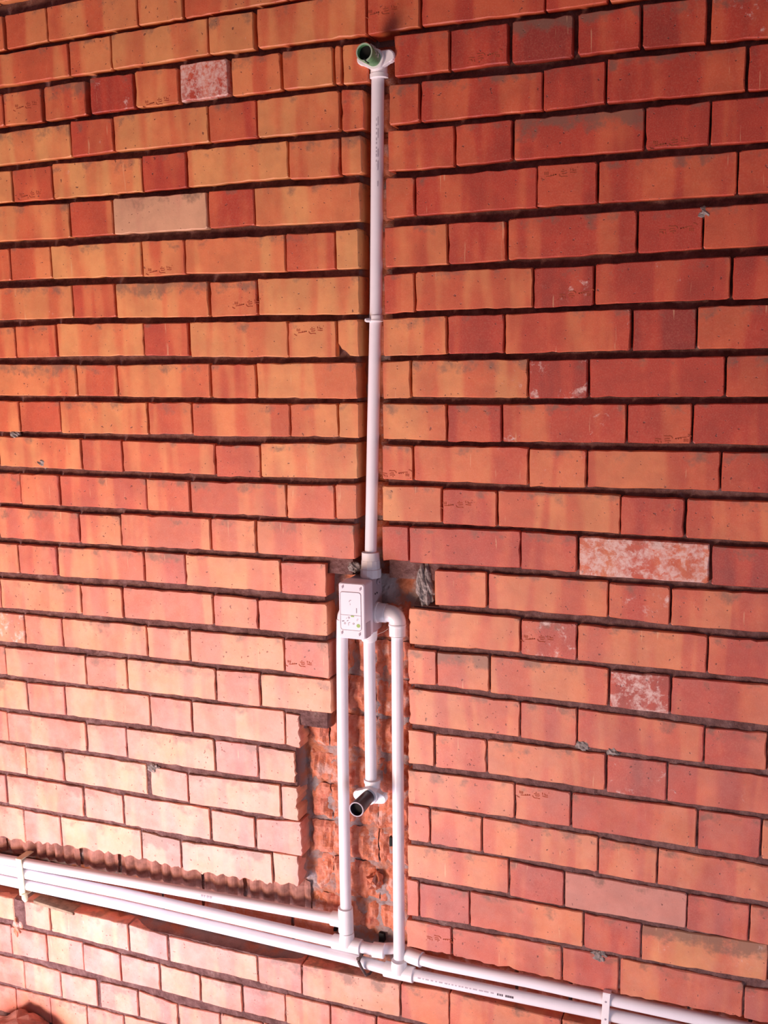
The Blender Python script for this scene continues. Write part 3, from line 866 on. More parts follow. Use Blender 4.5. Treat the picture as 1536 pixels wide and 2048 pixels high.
18,20613,22973,11931,11931,11199,11199,145,0,0,0
18,23023,24143,11931,11931,11199,11199,211,0,15,0
19,9921,10496,11100,11096,10345,10360,144,0,0,1,!l
19,10529,11625,11072,11091,10336,10373,183,0,0,1
19,11663,14052,11102,11126,10372,10359,183,0,10,1
19,14097,15224,11100,11093,10332,10313,304,38,0,1
19,15257,17617,11084,11097,10311,10346,223,20,0,1
19,17667,18787,11097,11097,10346,10346,229,5,15,0
19,18837,21197,11097,11097,10346,10346,147,0,15,0
19,21247,22367,11097,11097,10346,10346,209,0,10,0
19,22417,24777,11097,11097,10346,10346,187,5,25,0
20,9903,12224,10203,10239,9444,9474,163,0,20,1,!l
20,12250,13376,10223,10215,9469,9476,183,0,10,1,@12603:10041:0
20,13417,15807,10207,10252,9461,9446,202,0,0,1
20,15844,16967,10235,10237,9440,9444,264,0,10,1
20,16999,19359,10230,10223,9444,9441,172,0,0,1
20,19409,20529,10223,10223,9441,9441,206,0,0,0
20,20579,22939,10223,10223,9441,9441,166,0,0,0
20,22989,24109,10223,10223,9441,9441,231,5,15,0
21,9886,10374,9396,9404,8595,8603,162,0,0,1,!l
21,10413,11522,9385,9379,8593,8604,192,0,0,1
21,11554,13930,9376,9355,8590,8597,162,0,20,1
21,13965,15091,9336,9318,8570,8564,182,5,10,1
21,15120,17374,9315,9311,8559,8579,192,0,10,1
21,17405,18525,9311,9312,8579,8580,198,5,10,0
21,18575,20935,9312,9312,8580,8580,157,0,15,0
21,20985,22105,9312,9312,8580,8580,191,5,10,0
21,22155,24515,9312,9312,8580,8580,155,0,15,0
22,9862,12103,8489,8544,7750,7760,162,0,10,1,!l
22,12140,13260,8517,8472,7733,7723,232,0,0,1
22,13291,15674,8479,8472,7714,7741,490,0,10,1
22,15702,16826,8466,8460,7720,7711,254,0,0,1
22,16854,19214,8456,8464,7712,7728,211,10,0,1
22,19264,20384,8464,8464,7728,7728,210,0,0,0
22,20434,22794,8464,8464,7728,7728,191,0,0,0
22,22844,23964,8464,8464,7728,7728,202,0,10,0
23,9839,10110,7678,7671,6818,6844,219,0,0,1,!l
23,10139,11249,7641,7652,6837,6887,245,0,10,1
23,11283,13665,7671,7671,6881,6904,171,0,10,1
23,13695,14818,7655,7642,6890,6888,251,0,10,1
23,14848,17194,7626,7719,6869,6943,121,35,70,1
23,17225,18345,7720,7722,6944,6957,204,0,0,0
23,18395,20755,7722,7722,6957,6957,186,0,10,0
23,20805,21925,7722,7722,6957,6957,204,0,10,0
23,21975,24335,7722,7722,6957,6957,158,5,0,0
24,9821,10843,6728,6751,6084,6094,204,5,0,1,@10616:6433:1,!tl
24,10882,13233,6747,6813,6092,6048,186,5,0,1,!t
24,13270,14396,6803,6822,6048,6018,241,0,15,1,!t
24,14436,16775,6812,6822,6018,6081,180,0,10,1,!t
24,16813,17933,6753,6801,6081,6063,219,0,0,1,!t
24,17983,20343,6801,6801,6063,6063,167,0,0,0,!t
24,20393,21513,6801,6801,6063,6063,245,0,10,0,!t
24,21563,23923,6801,6801,6063,6063,154,5,0,0,!t
1,14170,16530,26429,26429,25688,25688,190,0,25,0
1,16580,17700,26429,26429,25688,25688,247,5,10,0
1,17750,20110,26429,26429,25688,25688,159,0,25,0
1,20160,21280,26429,26429,25688,25688,208,0,0,0
1,21330,23690,26429,26429,25688,25688,176,0,0,0
0,-6700,-4340,27442,27442,26737,26737,144,0,0,0
0,-4290,-3170,27442,27442,26737,26737,124,0,15,0
0,-3120,-760,27442,27442,26737,26737,127,0,10,0
0,-710,410,27442,27442,26737,26737,167,0,0,0
0,460,2820,27442,27442,26737,26737,133,0,0,1
0,2870,3990,27442,27442,26737,26737,150,5,0,0
0,4040,6400,27442,27442,26737,26737,141,0,10,0
0,6450,7570,27442,27442,26737,26737,113,0,25,0
0,7620,9980,27442,27442,26737,26737,112,0,10,0
0,10030,11150,27442,27442,26737,26737,224,0,10,0
0,11200,13560,27442,27442,26737,26737,141,0,25,0
0,13610,14730,27442,27442,26737,26737,200,0,15,0
0,14780,17140,27442,27442,26737,26737,157,5,25,0
0,17190,18310,27442,27442,26737,26737,225,0,0,0
0,18360,20720,27442,27442,26737,26737,152,0,0,0
0,20770,21890,27442,27442,26737,26737,227,0,15,0
0,21940,24300,27442,27442,26737,26737,151,0,0,0
-1,-5600,-3240,28305,28305,27600,27600,99,0,10,0
-1,-3190,-2070,28305,28305,27600,27600,136,0,0,0
-1,-2020,340,28305,28305,27600,27600,125,0,0,0
-1,390,1510,28305,28305,27600,27600,152,0,25,0
-1,1560,3920,28305,28305,27600,27600,96,0,15,0
-1,3970,5090,28305,28305,27600,27600,139,0,0,0
-1,5140,7500,28305,28305,27600,27600,113,5,0,0
-1,7550,8670,28305,28305,27600,27600,136,5,25,0
-1,8720,11080,28305,28305,27600,27600,144,5,25,0
-1,11130,12250,28305,28305,27600,27600,225,0,25,0
-1,12300,14660,28305,28305,27600,27600,186,0,10,0
-1,14710,15830,28305,28305,27600,27600,220,0,10,0
-1,15880,18240,28305,28305,27600,27600,166,0,15,0
-1,18290,19410,28305,28305,27600,27600,231,0,25,0
-1,19460,21820,28305,28305,27600,27600,177,0,10,0
-1,21870,22990,28305,28305,27600,27600,235,0,15,0
-1,23040,25400,28305,28305,27600,27600,170,0,15,0
-2,-6700,-4340,29167,29167,28462,28462,113,5,15,0
-2,-4290,-3170,29167,29167,28462,28462,152,0,0,0
-2,-3120,-760,29167,29167,28462,28462,103,0,0,0
-2,-710,410,29167,29167,28462,28462,113,5,15,0
-2,460,2820,29167,29167,28462,28462,118,0,0,0
-2,2870,3990,29167,29167,28462,28462,109,0,0,0
-2,4040,6400,29167,29167,28462,28462,136,0,15,0
-2,6450,7570,29167,29167,28462,28462,139,0,0,0
-2,7620,9980,29167,29167,28462,28462,133,0,15,0
-2,10030,11150,29167,29167,28462,28462,222,0,0,0
-2,11200,13560,29167,29167,28462,28462,198,5,25,0
-2,13610,14730,29167,29167,28462,28462,220,0,0,0
-2,14780,17140,29167,29167,28462,28462,186,0,0,0
-2,17190,18310,29167,29167,28462,28462,220,0,0,0
-2,18360,20720,29167,29167,28462,28462,151,0,10,0
-2,20770,21890,29167,29167,28462,28462,248,0,0,0
-2,21940,24300,29167,29167,28462,28462,167,0,25,0
-3,-5600,-3240,30030,30030,29325,29325,114,5,0,0
-3,-3190,-2070,30030,30030,29325,29325,131,0,0,0
-3,-2020,340,30030,30030,29325,29325,105,0,10,0
-3,390,1510,30030,30030,29325,29325,115,0,0,0
-3,1560,3920,30030,30030,29325,29325,102,0,10,0
-3,3970,5090,30030,30030,29325,29325,162,0,0,0
-3,5140,7500,30030,30030,29325,29325,124,5,10,0
-3,7550,8670,30030,30030,29325,29325,115,0,0,0
-3,8720,11080,30030,30030,29325,29325,149,0,0,0
-3,11130,12250,30030,30030,29325,29325,216,0,25,0
-3,12300,14660,30030,30030,29325,29325,196,0,10,0
-3,14710,15830,30030,30030,29325,29325,210,0,0,0
-3,15880,18240,30030,30030,29325,29325,166,5,15,0
-3,18290,19410,30030,30030,29325,29325,190,0,25,0
-3,19460,21820,30030,30030,29325,29325,183,0,0,0
-3,21870,22990,30030,30030,29325,29325,190,0,25,0
-3,23040,25400,30030,30030,29325,29325,168,0,10,0
31,-6200,-5080,725,725,20,20,212,0,10,0
31,-5030,-3910,725,725,20,20,149,5,25,0
31,-3860,-2740,725,725,20,20,144,5,10,0
31,-2690,-1570,725,725,20,20,195,5,0,0
31,-1520,-400,725,725,20,20,165,0,0,0
31,-350,770,725,725,20,20,212,0,0,0
31,820,1940,725,725,20,20,184,5,25,0
31,1990,3110,725,725,20,20,156,5,25,0
31,3160,4280,725,725,20,20,179,0,0,0
31,4330,5450,725,725,20,20,193,0,0,0
31,5500,6620,725,725,20,20,186,5,0,0
31,6670,7790,725,725,20,20,210,5,10,0
31,7840,8960,725,725,20,20,182,0,15,0
31,9010,10130,725,725,20,20,206,0,15,0
31,10180,11300,725,725,20,20,219,0,10,0
31,11350,12470,725,725,20,20,195,0,15,0
31,12520,13640,725,725,20,20,193,5,0,0
31,13690,14810,725,725,20,20,229,0,0,0
31,14860,15980,725,725,20,20,216,0,0,0
31,16030,17150,725,725,20,20,211,0,25,0
31,17200,18320,725,725,20,20,216,0,15,0
31,18370,19490,725,725,20,20,247,5,25,0
31,19540,20660,725,725,20,20,237,0,15,0
31,20710,21830,725,725,20,20,247,0,15,0
31,21880,23000,725,725,20,20,197,5,10,0
31,23050,24170,725,725,20,20,194,5,10,0
"""
ROWS = []
for ln in BRICKS.split():
    fl, st = '', None
    if '!' in ln:
        ln, fl = ln.split(',!')
    if '@' in ln:
        ln, s_ = ln.split(',@')
        st = [int(q) for q in s_.split(':')]
    a = [int(q) for q in ln.split(',')]
    ROWS.append((a[0], *[q / 10000.0 for q in a[1:7]], a[7] / 100.0, a[8] / 100.0, a[9] / 100.0, a[10], st, fl))

def lerp_tab(tab, z):
    if z >= tab[0][0]:
        return tab[0][1]
    for (z0, x0), (z1, x1) in zip(tab, tab[1:]):
        if z >= z1:
            return x0 + (x1 - x0) * (z0 - z) / (z0 - z1)
    return tab[-1][1]

# pipe chase: its two edges on the wall face, from the top down (z, x)
CH_L = [(2.515, .927), (2.455, .927), (2.36, .915), (2.13, .904), (1.96, .897), (1.70, .889), (1.51, .879), (1.432, .876), (1.431, .812), (1.10, .814), (1.085, .812), (1.084, .738), (.88, .727), (.70, .725), (.50, .72)]
CH_R = [(2.515, .980), (2.45, .980), (2.29, .969), (2.12, .959), (1.96, .952), (1.70, .945), (1.51, .941), (1.434, .941), (1.433, 1.052), (1.385, 1.052), (1.380, .998), (1.17, .994), (.84, .986), (.60, .982), (.50, .982)]
CHAN_TOP_L = [(-.62, .664), (-.14, .666), (.06, .682), (.30, .688), (.41, .684), (.53, .683), (.65, .691), (.72, .700)]
def chan_top(x):
    if x > .85:
        return .607
    t = CHAN_TOP_L
    if x <= t[0][0]:
        return t[0][1]
    for (x0, z0), (x1, z1) in zip(t, t[1:]):
        if x <= x1:
            return z0 + (z1 - z0) * (x - x0) / (x1 - x0)
    return .700
def recess(x, z):
    """depth of whatever was cut out of the wall here, and how raw it is"""
    m = 0.006
    if 0.50 < z < 2.512 and lerp_tab(CH_L, z) - m < x < lerp_tab(CH_R, z) + m:
        return (0.062 if z > 1.44 else 0.043), 1.0
    if 0.505 < z < chan_top(x) + 0.004:
        return 0.046, 1.0
    return 0.0, 0.0

def axis(a, b, fa, fb, fine, coarse):
    out, x = [], a
    while x < b:
        out.append(x)
        x += fine if fa <= x < fb else coarse
    return out + [b]
XS = axis(-0.62, 2.35, -0.24, 1.72, 0.006, 0.03)
ZS = axis(0.0, 3.05, 0.02, 2.74, 0.006, 0.03)
hv, dust_or_haze = [], []
for z in ZS:
    for x in XS:
        d, raw = recess(x, z)
        n = noise.noise(Vector((x * 55, z * 55, 0.0))) * 0.0028 + noise.noise(Vector((x * 160, z * 160, 4.0))) * 0.0018
        if d == 0:
            y = 0.0048 + 0.0155 * min(1.0, max(0.0, (z - 1.10) / 0.95)) + n
        else:
            y = d + n * 1.4 + noise.noise(Vector((x * 20, z * 20, 8.0))) * 0.006
        hv.append((x, y, z))
        dust_or_haze.append(raw)
nx = len(XS)
hf = [(j * nx + i, j * nx + i + 1, (j + 1) * nx + i + 1, (j + 1) * nx + i) for j in range(len(ZS) - 1) for i in range(nx - 1)]
wall = mesh('wall_back', hv, hf, M_MORTAR)
wall['kind'] = 'structure'
at = wall.data.attributes.new('brickdust', 'FLOAT', 'POINT')
at.data.foreach_set('value', dust_or_haze)

def brick_geo(x0, x1, ztl, ztr, zbl, zbr, fl, depth=0.056, rough=1.0, cx=None, cz=None):
    cx = (x0 + x1) / 2 if cx is None else cx
    cz = (ztl + ztr + zbl + zbr) / 4 if cz is None else cz
    w, P = x1 - x0, []
    def edge(ax, az, bx, bz, nxn, nzn, amp, step=0.017, fn=None):
        L = math.hypot(bx - ax, bz - az)
        k = max(1, int(L / step))
        r = min(random.choice((0.0012, 0.002, 0.003, 0.0045)), L / 4)
        r2 = min(random.choice((0.0012, 0.002, 0.003)), L / 4)
        ts = [r / L] + [(i + random.uniform(-.25, .25)) / k for i in range(1, k)] + [1 - r2 / L]
        for i, t in enumerate(ts):
            j = random.uniform(-1, 0.6) * amp
            if 0 < i < len(ts) - 1 and random.random() < 0.10:
                j -= random.uniform(.8, 2.2) * amp
            if fn:
                j += fn(ax + (bx - ax) * t, az + (bz - az) * t)
            P.append((ax + (bx - ax) * t + nxn * j, az + (bz - az) * t + nzn * j))
    a = 0.0008 * rough
    edge(x0, ztl, x1, ztr, 0, 1, a)
    if 'j' in fl:
        edge(x1, ztr, x1, zbr, 1, 0, 0.0028, 0.007)
    else:
        edge(x1, ztr, x1, zbr, 1, 0, a)
    if 's' in fl:
        edge(x1, zbr, x0, zbl, 0, -1, 0.0012, 0.0065, lambda x, z: -abs(math.sin(x * 88.0 + noise.noise(Vector((x * 9, 0, 0))) * 2)) * 0.0085 + 0.003)
    elif 't' in fl:
        edge(x1, zbr, x0, zbl, 0, -1, 0.002, 0.010)
    elif 'c' in fl:
        for q in ((x1 - .001, zbr), (x1 - .010, zbr + .0005), (x0 + .025, zbr + .002), (x0 + .017, zbr + .010), (x0 + .0085, zbr + .016), (x0 + .002, zbr + .024)):
            P.append(q)
    else:
        edge(x1, zbr, x0, zbl, 0, -1, a)
    if 'c' in fl:
        P += [(x0, zbl + .028), (x0, ztl - .002)]
    elif 'l' in fl:
        edge(x0, zbl, x0, ztl, -1, 0, 0.0014, 0.009)
    else:
        edge(x0, zbl, x0, ztl, -1, 0, a)
    n = len(P)
    b = [random.uniform(0.0008, 0.0022) for _ in P]
    y = random.uniform(-0.0014, 0.0012)
    tx = random.uniform(-0.004, 0.004)
    def ins(p, d):
        return (p[0] + (d if p[0] < x0 + .006 else -d if p[0] > x1 - .006 else 0),
                p[1] + (d if p[1] < (zbl + zbr) / 2 + .012 else -d))
    v = []
    for (p, q) in zip(P, b):
        i = ins(p, q)
        v.append((i[0] - cx, y + tx * (i[0] - cx), i[1] - cz))
    for (p, q) in zip(P, b):
        v.append((p[0] - cx, y + tx * (p[0] - cx) + q * 0.9 + 0.0006, p[1] - cz))
    for p in P:
        v.append((p[0] - cx, depth, p[1] - cz))
    f = [tuple(range(n))]
    for k in (0, 1):
        for i in range(n):
            j = (i + 1) % n
            f.append((k * n + i, (k + 1) * n + i, (k + 1) * n + j, k * n + j))
    return v, f, cx, cz

STROKES = [[(325, 252), (324, 300)], [(352, 258), (352, 306)], [(379, 255), (380, 305)], [(262, 350), (290, 371), (322, 380)],
           [(345, 331), (420, 327), (470, 318), (525, 306)], [(428, 300), (440, 322)], [(470, 296), (480, 316)], [(505, 300), (525, 312)],
           [(572, 308), (582, 335), (615, 352), (660, 346), (715, 352)], [(600, 266), (640, 271), (698, 262)], [(628, 240), (650, 240)],
           [(620, 303), (652, 306), (690, 302), (702, 288)], [(757, 225), (765, 264)], [(800, 232), (806, 265), (860, 263)],
           [(758, 290), (830, 300), (862, 296)], [(875, 214), (886, 218)]]
def stamp(parent, x, z, turned, cx, cz, y, sc_=0.000108):
    g = MB()
    sg = -1 if turned else 1
    for s_ in STROKES:
        pts = [((p[0] - 570) * sc_ * sg, -(p[1] - 300) * sc_ * sg) for p in s_]
        for (ax, az), (bx, bz) in zip(pts, pts[1:]):
            L = math.hypot(bx - ax, bz - az)
            ux, uz = -(bz - az) / L * 0.00075, (bx - ax) / L * 0.00075
            q = [(ax + ux, az + uz), (bx + ux, bz + uz), (bx - ux, bz - uz), (ax - ux, az - uz)]
            base = [(x - cx + p, y - 0.0004, z - cz + r) for p, r in q]
            back = [(p[0], y + 0.0008, p[2]) for p in base]
            g.add(base + back, [(3, 2, 1, 0), (0, 1, 5, 4), (1, 2, 6, 5), (2, 3, 7, 6), (3, 0, 4, 7)])
    return mesh('maker_stamp', g.v, g.f, M_STAMP, parent)

def haze_film(x, z):  # amount of painted haze, growing downwards and greater on the left
    return max(0.0, min(1.0, (1.75 - z) / 0.8)) * (0.27 if x < .9 else 0.12)
outer = MB()
outer_tone, outer_haze = [], []
row_z = {}
for (k, x0, x1, ztl, ztr, zbl, zbr, tone, bloom, grime, seen, st, fl) in ROWS:
    if seen and 0.9 < x0 < 1.06:
        row_z.setdefault(k, (ztl, zbl))
    v, f, cx, cz = brick_geo(x0, x1, ztl, ztr, zbl, zbr, fl)
    if not seen:
        n0 = len(outer.f)
        outer.add([(p[0] + cx, p[1], p[2] + cz) for p in v], f)
        outer_tone += [tone] * (len(outer.f) - n0)
        outer_haze += [haze_film(cx, cz)] * (len(outer.f) - n0)
        continue
    b = mesh('brick', v, f, M_BRICK, wall, (cx, 0, cz))
    b['tone'], b['bloom'], b['grime'] = tone, bloom, grime
    # bright haze over the lower courses, put into the brick colour, strongest on the left
    b['dust_or_haze'] = haze_film(cx, cz)
    if st:
        stamp(b, st[0] / 10000.0, st[1] / 10000.0, st[2], cx, cz, sum(q[1] for q in v[:len(v) // 3]) / (len(v) // 3))
ob = outer.build('outer_brickwork', M_BRICK, wall)
ob['kind'] = 'stuff'
ga = ob.data.attributes.new('gtone', 'FLOAT', 'FACE')
ga.data.foreach_set('value', outer_tone)
gd = ob.data.attributes.new('ghaze', 'FLOAT', 'FACE')
gd.data.foreach_set('value', outer_haze)

# bricks cut back inside the chase and the channel
def cut_brick(x0, x1, z0, z1, y, amp=0.004, ridge=0.003, seed=0.0, mat=None):
    nxs, nzs = max(4, int((x1 - x0) / 0.0055)), max(4, int((z1 - z0) / 0.006))
    cx, cz = (x0 + x1) / 2, (z0 + z1) / 2
    v, f = [], []
    for j in range(nzs + 1):
        for i in range(nxs + 1):
            x, z = x0 + (x1 - x0) * i / nxs, z0 + (z1 - z0) * j / nzs
            e = min(i, nxs - i, j, nzs - j)
            p = noise.noise(Vector((x * 38, z * 22, seed))) * amp + noise.noise(Vector((x * 110, z * 60, seed + 3))) * amp * 0.5
            p += (abs(math.sin(x * 88.0 + noise.noise(Vector((x * 9, 0, 0))) * 2)) - 0.5) * -ridge
            if e == 0:
                v.append((x - cx + random.uniform(-.001, .001), y + p + 0.007, z - cz + random.uniform(-.001, .001)))
            else:
                v.append((x - cx, y + p + (0.003 if e == 1 else 0), z - cz))
    for j in range(nzs):
        for i in range(nxs):
            a = j * (nxs + 1) + i
            f.append((a, a + 1, a + nxs + 2, a + nxs + 1))
    return mesh('cut_brick', v, f, mat or M_CUT, wall, (cx, 0, cz))

def course_z(k):
    if k in row_z:
        return row_z[k]
    b = 2.674 - k * 0.08625
    return b + 0.0725, b
for k in range(16, 25):
    zt, zb = course_z(k)
    xl = .835 if k < 19 else .742
    cuts = [xl, .858, .986] if k % 2 else [xl, .905, .986]
    if k >= 19 and k % 2:
        cuts = [xl, .792, .905, .986]
    for a, b in zip(cuts, cuts[1:]):
        cut_brick(a + .001, b - .001, zb - 0.002, zt + 0.002, random.uniform(.034, .040), 0.013, 0.003, k * 7.0 + a)
for k in range(3, 15):                                   # back of the narrow chase
    zt, zb = course_z(k)
    cut_brick(lerp_tab(CH_L, zb) + 0.002, lerp_tab(CH_R, zb) - 0.002, zb, zt - 0.001, .055, 0.004, 0.001, k * 3.0)
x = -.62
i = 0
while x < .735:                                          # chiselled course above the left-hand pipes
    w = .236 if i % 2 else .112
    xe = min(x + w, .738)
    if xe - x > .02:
        cut_brick(x, xe - .005, .612, chan_top((x + xe) / 2) + 0.003, .036, 0.003, 0.011, i * 5.0, M_CUT_SHADE)
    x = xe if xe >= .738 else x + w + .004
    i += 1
for lo, hi, y in ((-.62, .80, .030), (.985, 2.35, .030)):
    x = lo
    i = 0
    while x < hi - .03:
        w = .112 if i % 2 else .236
        cut_brick(x, min(x + w, hi) - .004, .517, .604, y, 0.004, 0.003, i * 3.0 + 50)
        x += w + .004
        i += 1

# mortar left where the chase was cut
def lump(name, c, r, seed, mat, parent=None, n=12, amp=0.25, fr=90):
    v, f = [], []
    for j in range(n + 1):
        for i in range(n * 2):
            a, b = math.pi * j / n, math.pi * i / n
            d = Vector((math.sin(a) * math.cos(b), math.sin(a) * math.sin(b), math.cos(a)))
            k = 1 + amp * noise.noise(Vector((d.x * 2.6 + seed, d.y * 2.6, d.z * 2.6))) + amp * 0.6 * noise.noise(d * 7 + Vector((seed, 0, 0)))
            v.append((d.x * r[0] * k, d.y * r[1] * k, d.z * r[2] * k))
    for j in range(n):
        for i in range(n * 2):
            q = (i + 1) % (n * 2)
            f.append((j * n * 2 + i, (j + 1) * n * 2 + i, (j + 1) * n * 2 + q, j * n * 2 + q))
    return mesh(name, v, f, mat, parent, c)
lump('mortar_lump', (1.029, .024, 1.424), (.019, .026, .050), 3.0, M_LUMP, wall, 20, 0.32)
for j, (x, z, r) in enumerate(((.3435, .929, .012), (1.360, 1.1224, .011), (1.402, .675, .012), (1.561, 2.132, .010), (1.419, 1.117, .009), (.005, 1.72, .01), (.08, 1.652, .012), (.874, 1.452, .010))):
    lump('mortar_lump', (x, .006, z), (r * 1.5, .008, r), j * 2.3, M_LUMP, wall, 8, 0.5)

# ---------------------------------------------------------------- floor
fl_ = MB()
fl_.add([(-2.5, -5.0, 0), (4.5, -5.0, 0), (4.5, .06, 0), (-2.5, .06, 0), (-2.5, -5.0, -.1), (4.5, -5.0, -.1), (4.5, .06, -.1), (-2.5, .06, -.1)],
        [(0, 1, 2, 3), (7, 6, 5, 4), (0, 4, 5, 1), (1, 5, 6, 2), (2, 6, 7, 3), (3, 7, 4, 0)])
fo = fl_.build('floor', M_FLOOR)
fo['kind'] = 'structure'

# ---------------------------------------------------------------- pipes
R_ = 0.0127
def print_marks(parent, p0, p1, r, spans, tilt, mat, fat=1.0):
    """small blurred blocks of print on the pipe, facing direction tilt"""
    p0, p1 = Vector(p0), Vector(p1)
    d = (p1 - p0).normalized()
    n = (Vector(tilt) - d * Vector(tilt).dot(d)).normalized()
    s_ = d.cross(n)
    g = MB()
    for a, b in spans:
        rows = 4
        vv = []
        for t in (a, b):
            for i in range(rows + 1):
                ang = (i / rows - .5) * 0.50 * fat
                vv.append(p0 + d * t + (n * math.cos(ang) + s_ * math.sin(ang)) * (r + 0.00015))
        g.add(vv, [(i, i + 1, rows + 2 + i, rows + 1 + i) for i in range(rows)])
    return g.build('printed_marking', mat, parent)

def socket(p, d, L, r=0.0172, lip=0.0186):
    p, d = Vector(p), Vector(d).normalized()
    return lathe(p, p + d, [(0, r * .93), (.0012, r), (L - .006, r), (L - .0055, lip), (L - .001, lip), (L, lip - .001)], 32)

SM = math.radians(40)
# riser in the narrow chase
TOP, BOT = (.9436, .012, 2.425), (.9079, .015, 1.470)
t = thing('water_pipe', 'tall single white plastic riser pipe in the narrow upper chase above the valve box', 'pipe', BOT)
pts = [Vector((.9079, .015, 1.470)), Vector((.919, .016, 1.751)), Vector((.930, .016, 2.0)), Vector((.939, .014, 2.29)), Vector((.9436, .012, 2.43))]
MB().add(*tube(pts, R_)).build('pipe_body', M_PIPE, t, True, SM)
MB().add(*lathe((.930, .016, 1.973), (.9298, .016, 1.960), [(0, .0128), (.001, .0140), (.004, .0142), (.0095, .0142), (.010, .0152), (.013, .0152), (.014, .013)], 32)).build('joint_collar', M_FIT, t, True, SM)
MB().add(*tube([(.921, .006, 1.9625), (.915, -.001, 1.9625), (.9135, -.003, 1.9625)], [.0042, .0042, .003], 12)).build('collar_nub', M_FIT, t, True, SM)
spans = []
q = 0.0
random.seed(4)
for L, gap in ((.003, .003), (.010, .0015), (.004, .001), (.004, .0015), (.003, .003), (.002, .005), (.011, .0012), (.009, .002), (.005, .001), (.003, .001), (.004, .001)):
    spans.append((q, q + L))
    q += L + gap
print_marks(t, (.9342, .0165, 2.112), (.9302, .0165, 2.0), R_, spans, (.18, -1, 0), M_INK)
sp2, q = [], 0.0
while q < .27:
    w = random.uniform(.002, .006)
    sp2.append((q, q + w))
    q += w + random.uniform(.002, .006)
print_marks(t, (.9432, .0128, 2.405), (.9345, .0162, 2.125), R_, sp2, (.18, -1, 0), M_INK2, .35)
print_marks(t, (.9418, .0136, 2.35), (.9370, .0150, 2.19), R_, [(0, .016), (.022, .040), (.06, .075), (.082, .10), (.12, .13)], (.40, -1, 0), M_INK2, .25)

# wall plate elbows with test plugs
def plate_elbow(name, label, x, z, down, plug_mat, rim_mat, plen, group, crack):
    t = thing(name, label, 'fitting', (x, 0.0, z))
    s = -1 if down else 1
    g = MB()
    g.add(*lathe((x, .014, z), (x, -.014, z), [(0, .020), (.016, .0200), (.024, .0195), (.0275, .0185), (.028, .0145)], 36))
    g.build('elbow_body', M_FIT, t, True, SM)
    g = MB()
    g.add(*lathe((x, .012, z), (x, .012, z + s), [(0, .0165), (.022, .0165), (.0225, .0180), (.030, .0180), (.031, .0135)], 32))
    g.build('pipe_socket', M_FIT, t, True, SM)
    for sd in (-1, 1):
        o = []
        for i in range(9):
            a = math.radians(-90 + 180 * i / 8)
            o.append((x + sd * (.027 + .0115 * math.cos(a)), z - s * .004 + .0115 * math.sin(a)))
        o += [(x + sd * .006, z + .015), (x + sd * .006, z - .018)]
        if sd < 0:
            o = o[::-1]
        MB().add(*slab(o, -.007, .006, .0015)).build('mounting_ear', M_FIT, t)
    p = MB().add(*lathe((x, -.010, z), (x, -1, z), [(0, .0140), (plen - .002, .0164), (plen, .0160), (plen, .0138), (plen - .03, .0134)], 36, caps=False)).build('test_plug', plug_mat, t, True, SM)
    p['label'] = 'green test plug' if plug_mat is M_GREEN else 'black test plug'
    MB().add(*lathe((x, -.010 - plen + .011, z), (x, -1, z), [(0, .0135), (.0008, .0135)], 24)).build('plug_bore', M_DARK, p)
    MB().add(*lathe((x, -.0098 - plen + .0005, z), (x, -1, z), [(0, .0166), (.0012, .0162), (.0012, .0140), (0, .0136)], 36, caps=False)).build('plug_rim', rim_mat, p, True, SM)
    if crack:
        y = -.0102 - plen
        MB().add([(x - .001, y - .0016, z - .0125), (x + .0015, y - .0018, z - .0122), (x + .0040, y - .0014, z - .0160), (x + .002, y - .0014, z - .0168), (x + .0005, y + .018, z - .0166), (x + .0030, y + .018, z - .0162)],
                 [(0, 1, 2, 3), (3, 2, 5, 4)]).build('split', M_DARK, p)
    return t
plate_elbow('wall_plate_elbow', 'white wall plate elbow with split green plug at top of the tall riser', .946, 2.452, True, M_GREEN, plain('pale_green_rim', (.38, .52, .36), .5), .052, None, True)
plate_elbow('wall_plate_elbow', 'white wall plate elbow with black plug below the short middle pipe', .903, .951, False, M_BLACK, M_RIM, .068, None, False)
# hemp sealing strands round the green plug
g = MB()
random.seed(9)
for i in range(9):
    a = random.uniform(-.5, 1.3)
    c = Vector((.946, 0, 2.452))
    pts = []
    for j in range(7):
        b = a + j * .33
        rr = .0162 + random.uniform(-.001, .003)
        pts.append(c + Vector((math.cos(b) * rr, -.028 - .0022 * i - random.uniform(0, .003), math.sin(b) * rr)))
    g.add(*tube(pts, .0004, 5))
tag(g.build('sealing_fibre', plain('hemp_fibre', (.72, .64, .58), .9)), 'wispy pale fibres wound round the base of the green plug', 'fibre')

g = MB().add(*tube([(.905, -.030, 1.309), (.915, -.026, 1.307), (.930, -.020, 1.316), (.945, -.010, 1.322), (.953, -.006, 1.328)], .00035, 5))
tag(g.build('sealing_fibre', plain('pale_fibre', (.80, .72, .62), .9)), 'single fine strand hanging from the box bottom across to the right riser', 'fibre')

